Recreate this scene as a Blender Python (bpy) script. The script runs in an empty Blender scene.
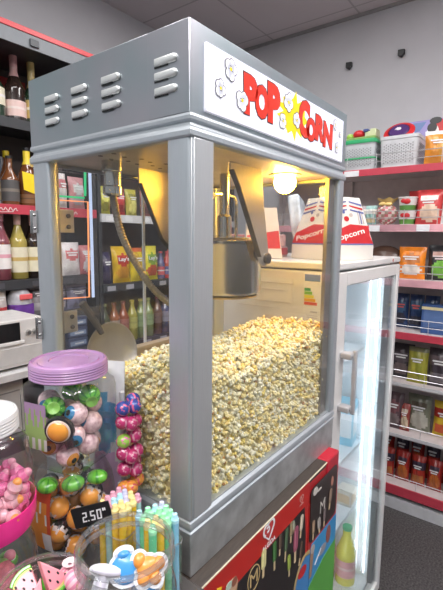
import bpy, bmesh, math, random
import numpy as np
from mathutils import Vector, Matrix, Euler

# ------------------------------------------------------------------ camera, world, lights
S = bpy.context.scene
C = S.collection
Z0 = 0.95                      # height of the freezer lid: the z = 0 of all measures below
cam_d = bpy.data.cameras.new('camera'); cam = bpy.data.objects.new('camera', cam_d); C.objects.link(cam)
yaw, pitch, roll = 0.646759696, 0.133712001, 0.00884991247
f_ = Vector((math.cos(pitch)*math.cos(yaw), math.cos(pitch)*math.sin(yaw), -math.sin(pitch)))
r_ = Vector((math.sin(yaw), -math.cos(yaw), 0)); u_ = r_.cross(f_)
r2 = math.cos(roll)*r_ + math.sin(roll)*u_; u2 = -math.sin(roll)*r_ + math.cos(roll)*u_
M = Matrix.Identity(4)
for i in range(3):
    M[i][0], M[i][1], M[i][2] = r2[i], u2[i], -f_[i]
M.translation = Vector((-0.42928, -0.37689, 0.499316 + Z0))
cam.matrix_world = M
cam_d.sensor_fit = 'HORIZONTAL'; cam_d.sensor_width = 36; cam_d.lens = 427.453*36/443
cam_d.clip_start = 0.02
S.camera = cam
S.view_settings.view_transform = 'Standard'; S.view_settings.look = 'None'
S.view_settings.gamma = 1; S.view_settings.use_curve_mapping = False
S.view_settings.exposure = 0.0
S.cycles.transparent_max_bounces = 40
S.cycles.use_denoising = True

W = bpy.data.worlds.new('world'); S.world = W; W.use_nodes = True
W.node_tree.nodes['Background'].inputs[0].default_value = (0.86, 0.92, 1.0, 1)
W.node_tree.nodes['Background'].inputs[1].default_value = 0.55
_n = W.node_tree.nodes; _l = W.node_tree.links       # dim below eye level, bright above: the rest of the shop
_tc = _n.new('ShaderNodeTexCoord'); _sx = _n.new('ShaderNodeSeparateXYZ'); _rp = _n.new('ShaderNodeValToRGB')
_mr = _n.new('ShaderNodeMapRange'); _mr.inputs[1].default_value = -1; _mr.inputs[2].default_value = 1
_l.new(_tc.outputs['Generated'], _sx.inputs[0]); _l.new(_sx.outputs[2], _mr.inputs[0]); _l.new(_mr.outputs[0], _rp.inputs[0])
_e = _rp.color_ramp.elements
_e[0].position = .40; _e[0].color = (.13, .125, .12, 1); _e[1].position = .62; _e[1].color = (.86, .92, 1.0, 1)
_l.new(_rp.outputs[0], _n['Background'].inputs[0])

def area(name, loc, sx, sy, power, col=(1, .98, .965), rot=(0, 0, 0)):
    d = bpy.data.lights.new(name, 'AREA'); d.shape = 'RECTANGLE'; d.size = sx; d.size_y = sy
    d.energy = power; d.color = col
    o = bpy.data.objects.new(name, d); C.objects.link(o); o.location = (loc[0], loc[1], loc[2]+Z0); o.rotation_euler = rot
    return o
area('ceiling_tube_light', (-1.1, -0.2, 1.82), 0.3, 1.6, 34)
area('ceiling_tube_light', (0.5, -1.1, 1.82), 1.6, 0.3, 32)
area('ceiling_tube_light', (1.2, 0.55, 1.82), 0.25, 1.1, 15)
area('ceiling_fill_uplight', (-0.7, -0.9, 1.55), 0.3, 1.6, 34, rot=(math.pi, 0, 0))  # both uplights are added fill lamps that brighten the ceiling
area('ceiling_fill_uplight', (1.1, -0.95, 1.60), 1.4, 0.3, 30, rot=(math.pi, 0, 0))
area('ceiling_tube_light', (0.0, 0.75, 1.82), 1.2, 0.25, 14)

# ------------------------------------------------------------------ materials
def _nt(name):
    m = bpy.data.materials.new(name); m.use_nodes = True
    nt = m.node_tree; nt.nodes.clear()
    out = nt.nodes.new('ShaderNodeOutputMaterial')
    return m, nt, out

def pm(name, c, rough=.5, metal=0.0, var=.06, scale=25, bump=0.0, stretch=None, emit=0, sub=0, c2=None, coat=0, spec=.5):
    m, nt, out = _nt(name); N = nt.nodes; L = nt.links
    b = N.new('ShaderNodeBsdfPrincipled'); L.new(b.outputs[0], out.inputs[0])
    tc = N.new('ShaderNodeTexCoord'); mp = N.new('ShaderNodeMapping')
    if stretch: mp.inputs['Scale'].default_value = stretch
    L.new(tc.outputs['Object'], mp.inputs[0])
    nz = N.new('ShaderNodeTexNoise'); nz.inputs['Scale'].default_value = scale; nz.inputs['Detail'].default_value = 3
    L.new(mp.outputs[0], nz.inputs[0])
    rp = N.new('ShaderNodeValToRGB')
    a = [max(0, x*(1-var)) for x in c]; z = [min(1, x*(1+var)) for x in (c2 or c)]
    rp.color_ramp.elements[0].color = (*a, 1); rp.color_ramp.elements[1].color = (*z, 1)
    rp.color_ramp.elements[0].position = .3; rp.color_ramp.elements[1].position = .7
    L.new(nz.outputs[0], rp.inputs[0]); L.new(rp.outputs[0], b.inputs['Base Color'])
    b.inputs['Roughness'].default_value = rough; b.inputs['Metallic'].default_value = metal
    b.inputs['Specular IOR Level'].default_value = spec
    b.inputs['Coat Weight'].default_value = coat
    if bump:
        bp = N.new('ShaderNodeBump'); bp.inputs['Strength'].default_value = bump; bp.inputs['Distance'].default_value = .002
        L.new(nz.outputs[0], bp.inputs['Height']); L.new(bp.outputs[0], b.inputs['Normal'])
    if emit:
        L.new(rp.outputs[0], b.inputs['Emission Color']); b.inputs['Emission Strength'].default_value = emit
    if sub:
        b.inputs['Subsurface Weight'].default_value = sub; b.inputs['Subsurface Radius'].default_value = (.01, .006, .004)
    return m

def glass(name, tint=(1, 1, 1), refl=1.0, rough=.02, base=.0, haze=0, hazec=(1, 1, 1)):
    m, nt, out = _nt(name); N = nt.nodes; L = nt.links
    t = N.new('ShaderNodeBsdfTransparent'); t.inputs[0].default_value = (*tint, 1)
    g = N.new('ShaderNodeBsdfGlossy'); g.inputs['Roughness'].default_value = rough
    fr = N.new('ShaderNodeFresnel')
    ge = N.new('ShaderNodeNewGeometry'); mi = N.new('ShaderNodeMath'); mi.operation = 'MULTIPLY_ADD'   # same index on both faces of a thin wall
    mi.inputs[1].default_value = 1/1.45-1.45; mi.inputs[2].default_value = 1.45
    L.new(ge.outputs['Backfacing'], mi.inputs[0]); L.new(mi.outputs[0], fr.inputs[0])
    mt = N.new('ShaderNodeMath'); mt.operation = 'MULTIPLY_ADD'; mt.inputs[1].default_value = refl; mt.inputs[2].default_value = base
    mt.use_clamp = True
    L.new(fr.outputs[0], mt.inputs[0])
    mx = N.new('ShaderNodeMixShader'); L.new(mt.outputs[0], mx.inputs[0])
    src = t
    if haze:
        d = N.new('ShaderNodeBsdfDiffuse'); d.inputs[0].default_value = (*hazec, 1)
        nz = N.new('ShaderNodeTexNoise'); nz.inputs['Scale'].default_value = 12
        tl = N.new('ShaderNodeBsdfTranslucent'); tl.inputs[0].default_value = (*hazec, 1)
        ad = N.new('ShaderNodeMixShader'); ad.inputs[0].default_value = .5
        L.new(d.outputs[0], ad.inputs[1]); L.new(tl.outputs[0], ad.inputs[2])
        mh = N.new('ShaderNodeMixShader'); mm = N.new('ShaderNodeMath'); mm.operation = 'MULTIPLY'; mm.inputs[1].default_value = haze*2
        L.new(nz.outputs[0], mm.inputs[0]); L.new(mm.outputs[0], mh.inputs[0])
        L.new(t.outputs[0], mh.inputs[1]); L.new(ad.outputs[0], mh.inputs[2]); src = mh
    L.new(src.outputs[0], mx.inputs[1]); L.new(g.outputs[0], mx.inputs[2])
    L.new(mx.outputs[0], out.inputs[0])
    return m

def emis(name, c, s):
    m, nt, out = _nt(name)
    e = nt.nodes.new('ShaderNodeEmission'); e.inputs[0].default_value = (*c, 1); e.inputs[1].default_value = s
    nt.links.new(e.outputs[0], out.inputs[0]); return m

_pc = {}
def paint(c, rough=.4, coat=0):
    k = (tuple(round(x, 3) for x in c), rough)
    if k not in _pc: _pc[k] = pm('paint', c, rough, var=.05, scale=40, coat=coat)
    return _pc[k]

WHITE = paint((.8, .8, .8)); BLACK = paint((.012, .012, .014)); RED = paint((.55, .02, .025)); YELLOW = paint((.85, .62, .03))
steel = pm('brushed_steel', (.50, .53, .54), .34, .9, .08, 60, .05, (1, 1, 14))
sheen_steel = pm('header_steel', (.32, .44, .46), .38, .85, .04, 5, .0, c2=(.43, .43, .465))  # teal and violet tones paint a coloured reflection into the steel
alu = pm('anodised_aluminium', (.55, .60, .635), .42, .7, .05, 50, .03, (40, 40, .5))
alu_inner = pm('inner_aluminium', (.62, .62, .60), .38, .8, .06, 60, .03, (40, 40, .5))
galv = pm('galvanised_sheet', (.54, .56, .56), .42, .75, .2, 30, .08)
silver = pm('pressed_silver', (.78, .81, .80), .36, .6, .04)
chrome = pm('polished_steel', (.58, .58, .57), .2, 1.0, .05, 8)
dark_steel = pm('dark_steel', (.16, .14, .12), .35, .8, .1)
plate_steel = pm('heat_stained_steel', (.60, .56, .50), .4, .75, .12, 14)
pane = glass('clear_pane', (.985, .99, .985), .8, .01, .0)
acryl = glass('clear_acrylic', (.97, .98, .98), .8, .02, .0)
jar_pl = glass('clear_jar_plastic', (.97, .975, .98), 1.0, .05, .015, haze=.02)
edge_pl = glass('thick_jar_rim', (.93, .94, .95), 1.3, .06, .16, haze=.06)
fridge_white = pm('white_enamel', (.78, .77, .75), .3, 0, .02, coat=.2)

# ------------------------------------------------------------------ mesh helpers
class MB:
    def __init__(s): s.v = []; s.f = []; s.m = []
    def add(s, vs, fs, m=0, X=None):
        o = len(s.v)
        if X is not None: vs = [tuple(X @ Vector(q)) for q in vs]
        s.v += [tuple(q) for q in vs]; s.f += [tuple(i+o for i in q) for q in fs]
        s.m += [m]*len(fs) if isinstance(m, int) else list(m)
        return s
    def box(s, x0, x1, y0, y1, z0, z1, m=0, X=None):
        vs = [(x, y, z) for x in (x0, x1) for y in (y0, y1) for z in (z0, z1)]
        return s.add(vs, [(0, 1, 3, 2), (4, 6, 7, 5), (0, 4, 5, 1), (2, 3, 7, 6), (0, 2, 6, 4), (1, 5, 7, 3)], m, X)
    def lathe(s, prof, c=(0, 0, 0), n=32, m=0, sq=2, rot=0, X=None, cap0=False, cap1=False):
        vs = []; fs = []; ms = []
        for r, z in prof:
            for k in range(n):
                a = 2*math.pi*k/n
                q = 1 if sq == 2 else (abs(math.cos(a))**sq + abs(math.sin(a))**sq)**(-1/sq)*0.86
                vs.append((c[0]+r*q*math.cos(a+rot), c[1]+r*q*math.sin(a+rot), c[2]+z))
        for i in range(len(prof)-1):
            for k in range(n):
                k2 = (k+1) % n
                fs.append((i*n+k, i*n+k2, (i+1)*n+k2, (i+1)*n+k)); ms.append(m if isinstance(m, int) else m(i))
        if cap0: fs.append(tuple(range(n-1, -1, -1))); ms.append(m if isinstance(m, int) else m(0))
        if cap1: fs.append(tuple((len(prof)-1)*n+k for k in range(n))); ms.append(m if isinstance(m, int) else m(len(prof)-2))
        return s.add(vs, fs, ms, X)
    def tube(s, pts, r, n=10, m=0, caps=True):
        pts = [Vector(q) for q in pts]; rs = r if isinstance(r, (list, tuple)) else [r]*len(pts)
        vs = []; fs = []; up = None
        for i, q in enumerate(pts):
            t = (pts[min(i+1, len(pts)-1)]-pts[max(i-1, 0)]).normalized()
            if up is None: up = t.orthogonal().normalized()
            up = (up - t*up.dot(t)).normalized(); w = t.cross(up)
            for k in range(n):
                a = 2*math.pi*k/n
                vs.append(q+(up*math.cos(a)+w*math.sin(a))*rs[i])
        for i in range(len(pts)-1):
            for k in range(n): fs.append((i*n+k, i*n+(k+1) % n, (i+1)*n+(k+1) % n, (i+1)*n+k))
        if caps: fs += [tuple(range(n-1, -1, -1)), tuple((len(pts)-1)*n+k for k in range(n))]
        return s.add(vs, fs, m)
    def sphere(s, c, r, n=16, h=10, m=0, X=None, mf=None):
        R = r if isinstance(r, (tuple, list)) else (r, r, r)
        vs = [(c[0], c[1], c[2]+R[2])]; fs = []; ms = []
        for i in range(1, h):
            t = math.pi*i/h
            for k in range(n):
                a = 2*math.pi*k/n
                vs.append((c[0]+R[0]*math.sin(t)*math.cos(a), c[1]+R[1]*math.sin(t)*math.sin(a), c[2]+R[2]*math.cos(t)))
        vs.append((c[0], c[1], c[2]-R[2])); last = len(vs)-1
        for k in range(n): fs.append((0, 1+k, 1+(k+1) % n)); ms.append(mf(0, k) if mf else m)
        for i in range(h-2):
            for k in range(n):
                fs.append((1+i*n+k, 1+(i+1)*n+k, 1+(i+1)*n+(k+1) % n, 1+i*n+(k+1) % n)); ms.append(mf(i+1, k) if mf else m)
        for k in range(n): fs.append((last, 1+(h-2)*n+(k+1) % n, 1+(h-2)*n+k)); ms.append(mf(h-1, k) if mf else m)
        return s.add(vs, fs, ms, X)
    def prism(s, poly, d0, d1, X=None, m=0):            # polygon in local xy, extruded along local z
        n = len(poly)
        vs = [(x, y, d0) for x, y in poly]+[(x, y, d1) for x, y in poly]
        fs = [tuple(range(n-1, -1, -1)), tuple(range(n, 2*n))]+[(k, (k+1) % n, n+(k+1) % n, n+k) for k in range(n)]
        return s.add(vs, fs, m, X)
    def rings(s, loops, m=0, caps=False):                # loops of equal length
        n = len(loops[0]); vs = [q for l in loops for q in l]; fs = []
        for i in range(len(loops)-1):
            for k in range(n): fs.append((i*n+k, i*n+(k+1) % n, (i+1)*n+(k+1) % n, (i+1)*n+k))
        if caps: fs += [tuple(range(n-1, -1, -1)), tuple((len(loops)-1)*n+k for k in range(n))]
        return s.add(vs, fs, m)

def frame(o, u, v):                                       # local x -> u, local y -> v, local z -> u x v
    u = Vector(u).normalized(); v = Vector(v).normalized(); w = u.cross(v)
    X = Matrix.Identity(4)
    for i in range(3): X[i][0], X[i][1], X[i][2] = u[i], v[i], w[i]
    X.translation = Vector(o); return X

def root(name, label, cat, loc=(0, 0, 0), group=None, rz=0):
    o = bpy.data.objects.new(name, None); C.objects.link(o)
    o.location = (loc[0], loc[1], loc[2]+Z0); o.rotation_euler = (0, 0, rz)
    o['label'] = label; o['category'] = cat
    if group: o['group'] = group
    o.empty_display_size = .05
    return o

def base_of(o):
    v = Vector(o.location); q = o.parent
    while q is not None: v = v + Vector(q.location); q = q.parent
    return v

def mk(name, mb, mats, parent=None, local=False, smooth=True, bevel=0, at=None, angle=35):
    """links the builder as one mesh object; its vertices are given in room measures unless local"""
    me = bpy.data.meshes.new(name)
    off = Vector((0, 0, 0))
    o = bpy.data.objects.new(name, me)
    if parent is not None and not local:
        off = base_of(parent) - Vector((0, 0, Z0))
    if parent is None:
        if at is None and not local:
            a = np.array(mb.v); c = a.min(0)*.5+a.max(0)*.5; at = (c[0], c[1], a.min(0)[2])
        if at is None: at = (0, 0, 0)
        if not local: off = Vector(at)
        o.location = (at[0], at[1], at[2]+Z0)
    me.from_pydata([tuple(Vector(q)-off) for q in mb.v], [], mb.f)
    for m in (mats if isinstance(mats, (list, tuple)) else [mats]): me.materials.append(m)
    me.polygons.foreach_set('material_index', mb.m)
    if smooth:
        me.polygons.foreach_set('use_smooth', [True]*len(me.polygons))
        me.set_sharp_from_angle(angle=math.radians(angle))
    me.update()
    o.parent = parent
    C.objects.link(o)
    if bevel:
        b = o.modifiers.new('edge', 'BEVEL'); b.width = bevel; b.segments = 2; b.limit_method = 'ANGLE'
    return o

def tag(o, label=None, cat=None, group=None, kind=None):
    for k, v in (('label', label), ('category', cat), ('group', group), ('kind', kind)):
        if v: o[k] = v
    return o

def dup(r, loc=None, rot=None, label=None, group=None):
    c = r.copy(); C.objects.link(c)
    if loc is not None: c.location = (loc[0], loc[1], loc[2]+Z0)
    if rot is not None: c.rotation_euler = rot
    if label: c['label'] = label
    if group: c['group'] = group
    for ch in r.children:
        d = ch.copy(); C.objects.link(d); d.parent = c
        for g in ch.children:
            e = g.copy(); C.objects.link(e); e.parent = d
    return c

_txt = {}
def text_mesh(s, off=0.0, extrude=0.0):
    k = (s, off, extrude)
    if k in _txt: return _txt[k]
    cu = bpy.data.curves.new('lettering', 'FONT'); cu.body = s; cu.offset = off; cu.extrude = extrude; cu.resolution_u = 3
    o = bpy.data.objects.new('lettering', cu); C.objects.link(o)
    dg = bpy.context.evaluated_depsgraph_get(); dg.update()
    me = bpy.data.meshes.new_from_object(o.evaluated_get(dg))
    vs = [tuple(v.co) for v in me.vertices]; fs = [tuple(p.vertices) for p in me.polygons]
    bpy.data.objects.remove(o); bpy.data.curves.remove(cu); bpy.data.meshes.remove(me)
    _txt[k] = (vs, fs); return _txt[k]

def add_text(mb, s, X, u0, u1, v0, v1, d=0.0004, off=0.0, m=0, shear=0):
    vs, fs = text_mesh(s, off, .02)
    a = np.array(vs); lo = a.min(0); hi = a.max(0)
    q = (a-lo)/np.maximum(hi-lo, 1e-9)
    out = [(u0+(u1-u0)*x+shear*y*(v1-v0), v0+(v1-v0)*y, d*z) for x, y, z in q]
    mb.add(out, fs, m, X)

def ell(cx, cy, rx, ry, n=20, a0=0, a1=2*math.pi):
    full = abs(a1-a0-2*math.pi) < 1e-6
    return [(cx+rx*math.cos(a0+(a1-a0)*k/(n if full else n-1)), cy+ry*math.sin(a0+(a1-a0)*k/(n if full else n-1))) for k in range(n)]
def rrect(x0, x1, y0, y1, r, n=5):
    out = []
    for cx, cy, s in ((x1-r, y1-r, 0), (x0+r, y1-r, 1), (x0+r, y0+r, 2), (x1-r, y0+r, 3)):
        out += [(cx+r*math.cos(math.pi/2*(s+k/n)), cy+r*math.sin(math.pi/2*(s+k/n))) for k in range(n+1)]
    return out

# ------------------------------------------------------------------ the setting
FL = -Z0; CE = 1.85; XB = 2.30; YS = 1.80
floor_m = pm('dark_speckled_floor', (.045, .043, .045), .55, 0, .5, 120, c2=(.075, .07, .07))
wall_m = pm('pale_grey_wall', (.52, .515, .545), .7, 0, .03, 6)
m, nt, out = _nt('ceiling_tiles'); N = nt.nodes; L = nt.links
b = N.new('ShaderNodeBsdfPrincipled'); L.new(b.outputs[0], out.inputs[0]); b.inputs['Roughness'].default_value = .8
tc = N.new('ShaderNodeTexCoord'); bt = N.new('ShaderNodeTexBrick'); bt.offset = 0; L.new(tc.outputs['Object'], bt.inputs[0])
bt.inputs['Color1'].default_value = (.60, .55, .57, 1); bt.inputs['Color2'].default_value = (.615, .565, .585, 1); bt.inputs['Mortar'].default_value = (.42, .385, .40, 1)
bt.inputs['Scale'].default_value = 1; bt.inputs['Mortar Size'].default_value = .006; bt.inputs['Brick Width'].default_value = .6; bt.inputs['Row Height'].default_value = .6
L.new(bt.outputs[0], b.inputs['Base Color']); ceil_m = m
def struct(name, x0, x1, y0, y1, z0, z1, m):
    o = mk(name, MB().box(x0, x1, y0, y1, z0, z1), m, smooth=False); o['kind'] = 'structure'; return o
struct('floor', -1.6, XB+.1, -1.8, YS+.1, FL-.05, FL, floor_m)
struct('ceiling', -1.6, XB+.1, -1.8, YS+.1, CE, CE+.05, ceil_m)
struct('wall_back', XB, XB+.1, -1.8, YS+.1, FL, CE, wall_m)
struct('wall_left', -1.6, XB, YS, YS+.1, FL, CE, wall_m)
struct('trim_1', XB-.012, XB, -1.8, YS, CE-.018, CE, pm('grey_trim', (.3, .29, .29), .6))

# ------------------------------------------------------------------ popcorn machine
A, B, H = .524, .380, .770
pmc = root('popcorn_machine', 'steel popcorn machine with a lit white sign, standing on the ice cream freezer', 'popcorn machine', (A/2, B/2, 0))
def loop(o, z, x0=0, x1=A, y0=0, y1=B): return [(x0-o, y0-o, z), (x1+o, y0-o, z), (x1+o, y1+o, z), (x0-o, y1+o, z)]
hd = MB().box(0, A, 0, B, .656, H)
hd.box(-.0012, .0005, .0002, .075, .6575, H-.0005)
header = mk('header_box', hd, sheen_steel, pmc, bevel=.0015)
blk = paint((.015, .017, .018), .5)
k = 0
for (y0, y1) in ((.286, .327), (.209, .250), (.131, .174), (.019, .062)):
    for z in (.728, .710, .691):
        mb = MB(); hh = .0053; yc = (y0+y1)/2; hl = (y1-y0)/2*.95
        def oval(sc, x, dz=0):                                   # pressed hood: round at the sign end, square and open at the other
            ly = hl-(1-sc)*hh; lz = hh*sc; out = []
            for k in range(11):
                a = -math.pi/2+math.pi*k/10; out.append((x, yc-(ly-lz)-lz*math.cos(a), z+dz+lz*math.sin(a)))
            out += [(x, yc+ly*.97, z+dz+lz), (x, yc+ly, z+dz+lz*.6), (x, yc+ly, z+dz-lz*.7), (x, yc+ly*.96, z+dz-lz)]
            return out
        mb.rings([oval(1, -.0008), oval(.98, -.0022), oval(.86, -.0038), oval(.62, -.0046), oval(.25, -.0050)], caps=True)
        mb.box(-.0022, -.0008, yc-hl*.2, yc+hl*1.03, z-hh-.0018, z-hh+.0008, 1)
        mk('louver', mb, [silver, blk], header, smooth=True, angle=50)
# sign
SX = frame((0, -.0042, 0), (1, 0, 0), (0, 0, 1))            # local (x, z), normal faces the camera (-y)
sign = mk('sign_panel', MB().box(.0275, .4965, -.004, .002, .664, .750), pm('lit_sign_white', (.80, .80, .90), .3, emit=.40, var=.01), pmc, bevel=.001)
ink = paint((.02, .02, .025), .5)
sgn_red = pm('sign_red', (.75, .03, .01), .35, emit=.12, var=.01); sgn_yel = pm('sign_yellow', (.9, .72, .0), .35, emit=.2, var=.01)
sgn_wht = pm('drawing_white', (.82, .82, .86), .35, emit=.25, var=.02)
st = MB(); pts = []
cx, cy = .268, .711
for i in range(26):
    a = 2*math.pi*i/26; rr = (1.0 if i % 2 == 0 else .72)*(1+.12*math.sin(i*2.3))
    pts.append((cx+.056*rr*math.cos(a), cy+.038*rr*math.sin(a)))
for i in range(26):
    a, b2 = pts[i], pts[(i+1) % 26]
    st.prism([(cx, cy), a, b2], 0, .0003, SX)
mk('starburst', st, sgn_yel, sign, smooth=False)
for ch, u0, u1, v0, v1, sh in (('P', .116, .152, .681, .738, -.05), ('O', .145, .182, .683, .733, 0), ('P', .183, .221, .683, .744, -.05),
                               ('C', .288, .330, .682, .747, 0), ('O', .319, .357, .680, .722, 0), ('R', .357, .399, .687, .734, 0), ('N', .394, .437, .681, .729, 0)):
    lm = MB(); add_text(lm, ch, SX, u0-.001, u1+.001, v0, v1, .0008, .065, shear=sh)
    lo = MB(); add_text(lo, ch, SX, u0-.0022, u1+.0022, v0-.0014, v1+.0014, .0006, .065, m=1, shear=sh)
    lm.add(lo.v, lo.f, 1)
    mk('lettering', lm, [sgn_red, ink], sign, smooth=False)
random.seed(4)
def popdraw(cx, cy, r, seed):
    rn = random.Random(seed); mb = MB(); bl = []
    for i in range(5):
        a = 2*math.pi*i/5+rn.uniform(-.3, .3); bl.append((cx+r*.55*math.cos(a), cy+r*.62*math.sin(a), r*rn.uniform(.42, .6)))
    bl.append((cx, cy, r*.55))
    for x, y, q in bl: mb.prism(ell(x, y, q+.0011, q+.0011, 14), .0008, .0010, SX, 0)
    for x, y, q in bl: mb.prism(ell(x, y, q, q, 14), .0010, .0012, SX, 1)
    mb.prism(ell(cx, cy, r*.22, r*.2, 8), .0012, .0014, SX, 2)
    for q in range(3):
        a = rn.uniform(0, 6.28); mb.prism(ell(cx+r*.3*math.cos(a), cy+r*.3*math.sin(a), r*.22, r*.03, 8), .0012, .00135, SX, 0)
    mk('popcorn_drawing', mb, [ink, sgn_wht, sgn_yel], sign, smooth=False)
for i, (x, y, r) in enumerate(((.080, .731, .0135), (.057, .700, .011), (.109, .697, .0135), (.248, .728, .0145), (.230, .694, .0115), (.279, .705, .0115), (.450, .733, .009), (.477, .718, .0048), (.462, .689, .0095))):
    popdraw(x, y, r, i)
# cornice under the header, trim round the base
co = [(-.003, .658), (.0006, .6575), (.0016, .654), (.0012, .650), (-.0028, .6475), (-.0018, .643), (.0012, .640), (.0028, .636), (.0026, .630), (.001, .6275), (-.010, .6265)]
mk('cornice', MB().rings([loop(o, z) for o, z in co]), alu, pmc, angle=20)
mk('base_box', MB().box(0, A, 0, B, .0, .068), galv, pmc, bevel=.0015)
bt_ = [(-.004, .0925), (-.004, .090), (.0, .086), (.0015, .081), (.0015, .078), (-.003, .0775), (-.002, .072), (.001, .0705), (.001, .067), (-.002, .066)]
tr = MB().rings([loop(-.040, .0915)]+[loop(o, z) for o, z in bt_])
mk('base_trim', tr, alu, pmc, angle=20)
def post(name, x0, x1, y0, y1, corner):
    pl = [(x0, y0), (x1, y0), (x1, y1), (x0, y1)]
    mb = MB(); r = .006
    q = rrect(x0, x1, y0, y1, r, 4)
    mb.prism(q, .090, .628)
    return mk(name, mb, alu, pmc, angle=40)
P0 = post('corner_post', .0, .047, .0, .043, 0)
g = MB()
g.box(.0065, .0475, -.0014, .003, .092, .628)
g.box(.0022, .0040, -.0007, .003, .092, .628)
mk('post_ridge', g, pm('pale_aluminium', (.66, .68, .69), .38, .7, .05, 50, .03, (40, 40, .5)), P0, bevel=.0008)
post('corner_post', .0, .020, .331, .380, 1)
post('corner_post', .499, .528, .0, .024, 2)
post('corner_post', .480, .524, .331, .380, 3)
chan_m = pm('brushed_channel', (.36, .34, .31), .42, .75, .12, 60, .03, (40, 40, .5))
mk('inner_channel', MB().box(.466, .499, .011, .019, .092, .634).box(.463, .466, .009, .014, .092, .634).lathe([(.003, 0), (.003, .0006), (0, .0007)], n=8, m=1, X=frame((.474, .011, .49), (1, 0, 0), (0, 0, 1))).lathe([(.003, 0), (.003, .0006), (0, .0007)], n=8, m=1, X=frame((.486, .011, .49), (1, 0, 0), (0, 0, 1))).lathe([(.003, 0), (.003, .0006), (0, .0007)], n=8, m=1, X=frame((.474, .011, .30), (1, 0, 0), (0, 0, 1))), [chan_m, dark_steel], pmc, bevel=.001)
mk('inner_channel', MB().box(.020, .040, .360, .371, .092, .634), chan_m, pmc, bevel=.001)
mk('front_glass', MB().box(.040, .501, .005, .008, .088, .630), pane, pmc, smooth=False)
mk('side_glass', MB().box(.005, .008, .040, .336, .088, .630), pane, pmc, smooth=False)
mk('side_glass', MB().box(.516, .519, .040, .336, .088, .630), pane, pmc, smooth=False)
clear_edge = pm('frosted_acrylic_edge', (.85, .87, .88), .3, emit=0)
for x0, x1 in ((.040, .2605), (.2635, .478)):
    d = mk('rear_door', MB().box(x0, x1, .372, .376, .100, .622), acryl, pmc, smooth=False)
    e = x1 if x0 < .1 else x0
    mk('door_edge', MB().box(e-.0012, e+.0012, .3715, .3765, .100, .622), clear_edge, d)
    for z in (.330, .528):
        xx = .056 if x0 < .1 else .452
        hp = mk('hinge_plate', MB().box(xx-.019, xx+.019, .3685, .372, z-.022, z+.022).lathe([(.0045, 0), (.0045, .003), (.002, .004)], n=10, m=1, cap1=True, X=frame((xx+.006, .3685, z+.010), (1, 0, 0), (0, 0, 1))).lathe([(.0045, 0), (.0045, .003), (.002, .004)], n=10, m=1, cap1=True, X=frame((xx+.006, .3685, z-.011), (1, 0, 0), (0, 0, 1))), [plate_steel, dark_steel], d, bevel=.0008)
for z in (.325, .525):
    mb = MB().box(-.0030, .0, .368, .384, z-.020, z+.020)
    mb.tube([(-.002, .3865, z-.021), (-.002, .3865, z+.021)], .0032, 10)
    for q in (-.012, .012): mb.sphere((-.003, .376, z+q), .003, 10, 6)
    mk('hinge', mb, chrome, pmc, bevel=.0006)
mk('retaining_board', MB().box(.042, .478, .352, .366, .092, .246).box(.042, .478, .346, .368, .242, .250), pm('tan_board', (.62, .50, .36), .5, .2, .1, 12), pmc, bevel=.001)
ip = MB().box(  .010, .514, .010, .370, .6335, .6405)
rn = random.Random(9)
for i in range(9):
    for j in range(2): ip.lathe([(.0001, 0), (.0042, 0), (.0042, .0006)], (.04+.03*i, .20+.035*j+.01*(i % 2), .6330), 10, 1)
mk('ceiling_plate', ip, [plate_steel, BLACK], pmc, smooth=False)
# lamp
lx, ly = .402, .083
lp = mk('lamp', MB().lathe([(.034, .634), (.034, .631), (.020, .629), (.017, .6285), (.017, .634)], (lx, ly, 0), 28), plate_steel, pmc)
mk('globe_bulb', MB().sphere((lx, ly, .6175), .0235, 24, 16), emis('warm_bulb', (1.0, .54, .05), 190), lp)
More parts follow.
